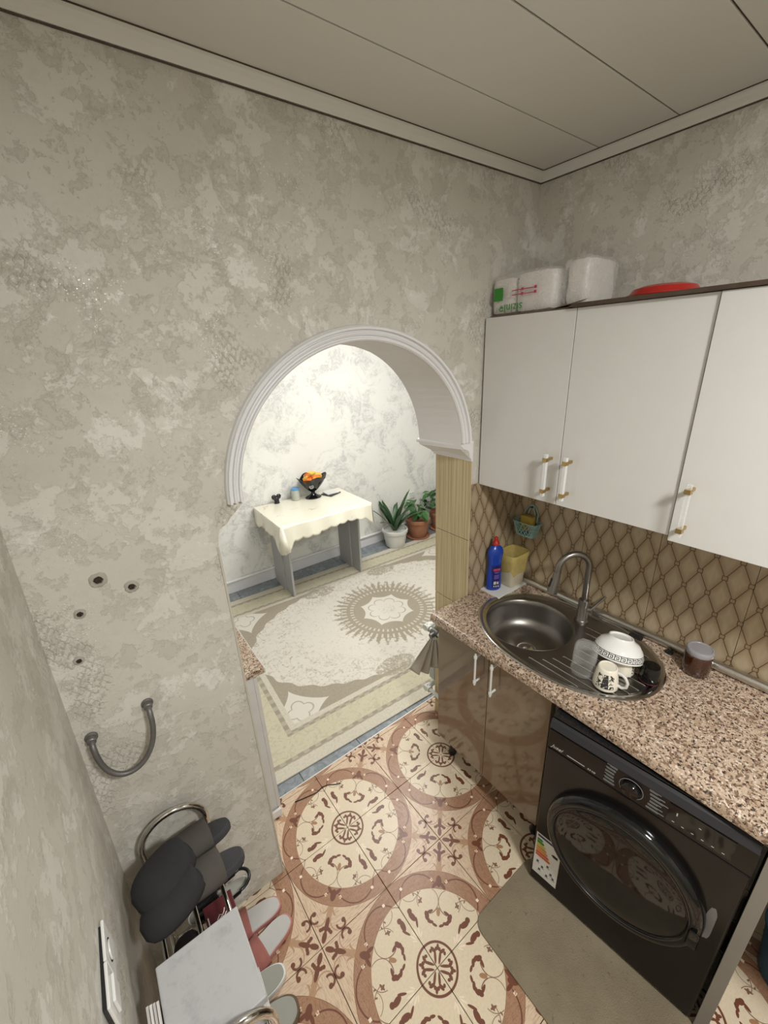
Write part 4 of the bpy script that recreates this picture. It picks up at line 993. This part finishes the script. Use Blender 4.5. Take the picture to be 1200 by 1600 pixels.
# cloth
m = MB(); cz = TZ + .0025
def sk_front(u, v_):
    x_ = x0 + (x1 - x0) * u; w_ = 10; sc_ = abs(sin(pi * u * w_)) * .016
    drop = (.115 + .02 * sin(u * 7) + sc_) * v_
    if u < .12: drop += (.12 - u) / .12 * .13 * v_
    if u > .93: drop += (u - .93) / .07 * .07 * v_
    return (x_ + .004 * sin(u * 40) * v_, y0 - .006 - .018 * v_ - .010 * sin(u * 24) * v_, cz - drop)
m.grid(sk_front, 120, 8)
def sk_side(sgn):
    def f(u, v_):
        y_ = y0 + (y1 - y0) * u; sc_ = abs(sin(pi * u * 7)) * .014
        drop = (.125 + sc_ + .012 * sin(u * 9)) * v_ + (max(0, .14 - u) / .14) * .12 * v_
        return ((x0 - .006 - .014 * v_ - .008 * sin(u * 17) * v_) if sgn < 0 else (x1 + .006 + .03 * v_ + .01 * sin(u * 20) * v_), y_, cz - drop)
    return f
m.grid(sk_side(-1), 80, 8); m.grid(sk_side(1), 80, 8)
m.prism([(x0 - .006, y0 - .006), (x1 + .006, y0 - .006), (x1 + .006, y1), (x0 - .006, y1)], cz - .001, cz + .001)
# corner folds
m.add([(x0 - .006, y0 - .006, cz), (x0 - .02, y0 - .02, cz - .24), (x0 + .05, y0 - .045, cz - .22), (x0 + .02, y0 - .012, cz - .02), (x0 - .03, y0 + .02, cz - .20)], [(0, 1, 2, 3), (0, 4, 1)])
co = m.build('tablecloth', 'cloth', smooth=60, solid=.0018); co.location = t.location; co.rotation_euler = t.rotation_euler
tag(co, 'cream scalloped tablecloth with faint flowers draped over the grey table', 'tablecloth')
tz = TZ + .005
# black figurine
t = thing('figurine', 'small black heart-winged figurine on the tablecloth, left of the jar', 'figurine', (-0.335, 2.380, tz))
m = MB(); c = (-0.335, 2.380, tz)
for s_ in (-1, 1): m.M = Matrix.Translation((c[0] + s_ * .021, c[1], c[2] + .060)) @ Matrix.Rotation(s_ * .5, 4, 'Y') ; m.lathe([(0, -.036), (.012, -.028), (.022, -.008), (.024, .006), (.018, .022), (.0, .030)], (0, 0, 0), 16, sy=.55)
m.M = Matrix.Identity(4); m.lathe([(.026, 0), (.028, .006), (.022, .014), (.024, .03), (.015, .055), (.0, .065)], c, 16, sy=.8); m.build('statuette', 'black', t, smooth=50)
t = thing('jar', 'small glass jar with sky blue lid on the tablecloth', 'jar', (-0.155, 2.345, tz)); c = (-0.155, 2.345, tz)
MB().lathe([(.036, 0), (.038, .004), (.038, .03)], c, 24).build('contents', 'sand', t, smooth=40)
MB().lathe([(.0385, .0005), (.040, .03), (.039, .090), (.034, .100)], c, 24).build('body', 'jarglass', t, smooth=40)
MB().lathe([(.036, .099), (.038, .102), (.038, .118), (.034, .121)], c, 24).build('lid', 'bluelid', t, smooth=40)
t = thing('pedestal_bowl', 'black wavy-rimmed pedestal bowl heaped with orange wrapped sweets', 'bowl', (0.005, 2.295, tz)); c = Vector((0.005, 2.295, tz))
rings = []
for r_, z_, wv in ((.055, 0, 0), (.056, .006, 0), (.030, .016, 0), (.014, .030, 0), (.013, .040, 0), (.035, .055, 0), (.062, .085, .003), (.085, .115, .008), (.100, .140, .016), (.097, .140, .016), (.075, .110, .006), (.04, .07, 0), (.0, .06, 0)):
    rings.append([tuple(c + 1.45 * Vector((r_ * (1 + wv * 4 * cos(4 * a)) * cos(a), r_ * (1 + wv * 4 * cos(4 * a)) * .8 * sin(a), z_ + wv * .9 * cos(4 * a)))) for a in [2 * pi * k / 40 for k in range(40)]])
MB().loft(rings, cap=True).build('bowl_body', 'blackgloss', t, smooth=50)
m = MB(); m.M = basis(c + 1.45 * Vector((-.035, -.056, .092)), (.85, -.5, 0), (.25, .4, .9)); m.tube([(.018 * cos(2 * pi * k / 20), .018 * sin(2 * pi * k / 20), 0) for k in range(20)], .002, 5, closed=True); m.tube([(.009 * cos(2 * pi * k / 14), .009 * sin(2 * pi * k / 14), 0) for k in range(14)], .002, 5, closed=True); m.build('emblem', 'offwhite', t)
rg = random.Random(12)
for k in range(13):
    a = rg.uniform(0, 2 * pi); q = rg.uniform(0, .085); pz_ = .178 + rg.uniform(0, .075) * (1 - q / .11)
    m = MB(); m.M = Matrix.Translation(c + Vector((q * cos(a), q * .8 * sin(a), pz_ + .006))) @ Matrix.Rotation(rg.uniform(0, 6), 4, 'Z') @ Matrix.Rotation(rg.uniform(-.6, .6), 4, 'X')
    soft_box(m, (-.040, -.024, -.012), (.040, .024, .012), 2, .004, k); o = m.build('wrapped_sweet', 'orange' if k % 3 else 'yellow', smooth=40)
    tag(o, 'orange or yellow wrapped sweet heaped in the black pedestal bowl', 'sweet', 'wrapped sweets in the pedestal bowl')
t = thing('phone', 'grey phone lying on the tablecloth right of the bowl', 'phone', (0.185, 2.270, tz), R(20))
MB().box((-.075, -.065, 0), (.075, .065, .010), bev=.003).build('phone_body', 'darkgrey', t, **L)
tag(MB().box((0.125, 2.225, tz + .0105), (0.255, 2.340, tz + .0185), bev=.001).build('paper', 'white'), 'folded white paper lying on the grey phone', 'paper')
# plants
def pot(name, label, x, y, r0, r1, h, mat, sauc=None):
    t = thing(name, label, 'potted plant', (x, y, 0)); z0 = .011
    if sauc: MB().lathe([(r0 * 1.15, 0), (r0 * 1.45, .006), (r0 * 1.5, .022), (r0 * 1.38, .022), (r0 * 1.3, .010), (0, .010)], (x, y, z0 - .010), 36, cap=False).build('saucer', mat, t, smooth=40)
    m = MB().lathe([(r0, .002), (r0 * 1.02, .006), (r1 * .98, h * .80), (r1 * .98, h * .82), (r1 * 1.06, h * .83), (r1 * 1.08, h * .98), (r1 * 1.03, h), (r1 * .96, h), (r1 * .92, h * .9)], (x, y, z0), 40); m.build('pot', mat, t, smooth=35)
    MB().lathe([(0, .012 + h * .885), (r1 * .93, .011 + h * .885)], (x, y, 0), 30, cap=False).build('soil', 'soil', t)
    return t
def strap(m, x, y, z, az, L_, w_, lean, curve, n=9, ymax=2.415):
    # a strap leaf arching outward
    vs = []; d = Vector((cos(az), sin(az), 0)); s_ = Vector((-sin(az), cos(az), 0)); p = Vector((x, y, z)); a = lean
    for i in range(n + 1):
        f = i / n; ww = w_ * (math.sin(pi * min(1, f * .9 + .12)) ** .6) * (1 if f < .98 else .1)
        nn = d * -sin(a) + Vector((0, 0, cos(a))) * 0
        up = d * cos(a) * 0
        fold = (Vector((0, 0, 1)) * cos(a) * 0 - d * cos(a) + Vector((0, 0, sin(a)))) * (-.25 * ww)
        vs += [tuple(p - s_ * ww - fold * .6), tuple(p), tuple(p + s_ * ww - fold * .6)]
        p = p + (d * sin(a) + Vector((0, 0, 1)) * cos(a)) * (L_ / n); a += curve / n
    vs = [(a_, min(b_, ymax), c_) for a_, b_, c_ in vs]
    fs = []
    for i in range(n): k = i * 3; fs += [(k, k + 1, k + 4, k + 3), (k + 1, k + 2, k + 5, k + 4)]
    m.add(vs, fs)
t = pot('strap_leaf_plant', 'dark strap-leaved plant in a round white pot on the rug edge', .925, 2.215, .105, .135, .20, 'potwhite')
rg = random.Random(2)
for k in range(17):
    az = pi * 2 * k / 17 * 2.4; m = MB(); strap(m, .925 + .02 * cos(az), 2.215 + .02 * sin(az), .19, az if not (cos(az - pi / 2) > .6) else az, .30 + .20 * rg.random(), .026, .12 + .55 * (k % 5) / 5 + .1 * rg.random(), .5 + .5 * rg.random())
    m.build('leaf', 'leaf', t, smooth=60, fixn=False)
def bushy(t, x, y, z, n, L0, L1, seed, lmat='leaf2', sp=.9):
    rg = random.Random(seed)
    for k in range(n):
        az = rg.uniform(0, 2 * pi); ln = rg.uniform(.1, sp); h = rg.uniform(L0, L1)
        e = Vector((x, y, z)) + Vector((cos(az) * sin(ln), sin(az) * sin(ln) * .7, cos(ln))) * h
        if e.y > 2.36: e.y = 2.36
        MB().tube([(x, y, z - .02), tuple((Vector((x, y, z)) + e) / 2 + Vector((0, 0, .02))), tuple(e)], .0035, 5).build('stem', 'leaf2', t)
        m = MB(); 
        vs = []; L_ = rg.uniform(.07, .12); d = Vector((cos(az), sin(az) * .6, rg.uniform(-.5, .3))).normalized(); s_ = d.cross(Vector((0, 0, 1))).normalized(); up_ = s_.cross(d)
        for i in range(7):
            f = i / 6; ww = L_ * .36 * sin(pi * (f * .94 + .03)) ** .8; p = e + d * L_ * f - Vector((0, 0, 1)) * f * f * .03
            if p.y > 2.41: p.y = 2.41
            vs += [tuple(p - s_ * ww + up_ * ww * .3), tuple(p), tuple(p + s_ * ww + up_ * ww * .3)]
        fs = []
        for i in range(6): q = i * 3; fs += [(q, q + 1, q + 4, q + 3), (q + 1, q + 2, q + 5, q + 4)]
        m.add(vs, fs); m.build('leaf', lmat if rg.random() < .7 else 'leaf', t, smooth=60, fixn=False)
t = pot('leafy_plant', 'broad-leaved plant in terracotta pot and saucer beside the white pot', 1.285, 2.235, .095, .135, .225, 'terra', True)
bushy(t, 1.285, 2.235, .22, 22, .10, .30, 5)
t = pot('leafy_plant', 'broad-leaved plant in terracotta pot, half hidden by the tiled jamb', 1.66, 2.24, .095, .13, .21, 'terra', True)
bushy(t, 1.66, 2.24, .22, 24, .12, .36, 8)
t = thing('wall_outlet', 'white socket on the marbled wall above the terracotta pot', 'socket', (1.37, 2.44, .45))
MB().box((1.33, 2.428, .41), (1.41, 2.4395, .49), bev=.003).build('plate', 'white', t)
MB().lathe([(.020, 0), (.020, .003)], (0, 0, 0), 20).build('socket_insert', 'sole', t); o = bpy.data.objects[-1] if False else [q for q in t.children if q.name.startswith('socket_insert')][0]
o.rotation_euler = (pi / 2, 0, 0); o.location = (0, -.0125, 0)
# radiator pipes behind the right jamb
t = thing('radiator_pipes', 'white heating pipes with valve looping around the tiled jamb', 'pipe', (-.40, .26, .17))
for zz in (.600, .165):
    m = MB().tube([(-.372, -.0, zz), (-.372, .245, zz)], .0115, 12); m.tube([(-.372, .235, zz), (-.372, .262, zz)], .019, 12); m.tube([(-.388, .262, zz), (-.345, .262, zz)], .019, 12); m.tube([(-.372, .262, zz), (-.10, .262, zz)], .014, 12)
    m.build('pipe', 'rad', t, smooth=50)
m = MB(); m.tube([(-.372, .17, .60), (-.372, .215, .60)], .020, 12); m.tube([(-.372, .19, .60), (-.412, .19, .595)], .014, 12); m.build('valve', 'hose', t, smooth=50)
rad = thing('radiator', 'pale grey panel radiator edge just behind the tiled jamb', 'radiator', (.2, .28, .1))
MB().box((-.33, .245, .20), (.55, .29, .57), bev=.006).build('panel_body', 'radgrey', rad)
for k in range(8): MB().box((-.30 + k * .1, .289, .22), (-.26 + k * .1, .296, .55), bev=.003).build('fin', 'radgrey', rad)
# hanging cloth
def hc(u, v_):
    a = (u - .5); spread = .03 + .13 * v_; x_ = -.405 + a * spread - .02 * v_; y_ = .172 - a * spread * .9 + .016 * sin(u * 25) * (.3 + v_) + .02 * v_
    return (x_, y_, .585 - (.19 + .05 * sin(u * 4 + .5)) * v_)
tag(MB().grid(hc, 40, 12).build('rag', 'clothtowel', smooth=180, solid=.002, fixn=False), 'folded beige rag hanging from the heating valve at the jamb', 'cloth')
# side counter behind the left part of the wall
t = thing('sideboard', 'pale cabinet with granite-look top just behind the arch wall, left', 'cabinet', (-1.6, .6, 0))
MB().box((-2.045, .2365, .825), (-1.306, 1.1, .853), bev=.003).build('worktop', 'granite', t)
MB().box((-1.309, .234, .828), (-1.304, 1.1, .851)).build('edge_strip', 'metalstrip', t)
MB().box((-2.04, .2425, .015), (-1.357, 1.08, .824)).build('body', 'cab_body', t)
MB().box((-1.3565, .2425, .04), (-1.340, 1.08, .815), bev=.002).build('door', 'cab_body', t)
tag(MB().box((-1.425, .223, .0005), (-1.345, .2365, .045), bev=.003).build('plastic_block', 'white'), 'small white plastic block on the floor at the left jamb', 'block')

# safety: nothing unlabelled at top level
for o in bpy.data.objects:
    if o.parent is None and o.type in {'MESH', 'EMPTY'} and 'label' not in o and o.get('kind') != 'structure': print('UNLABELLED', o.name)
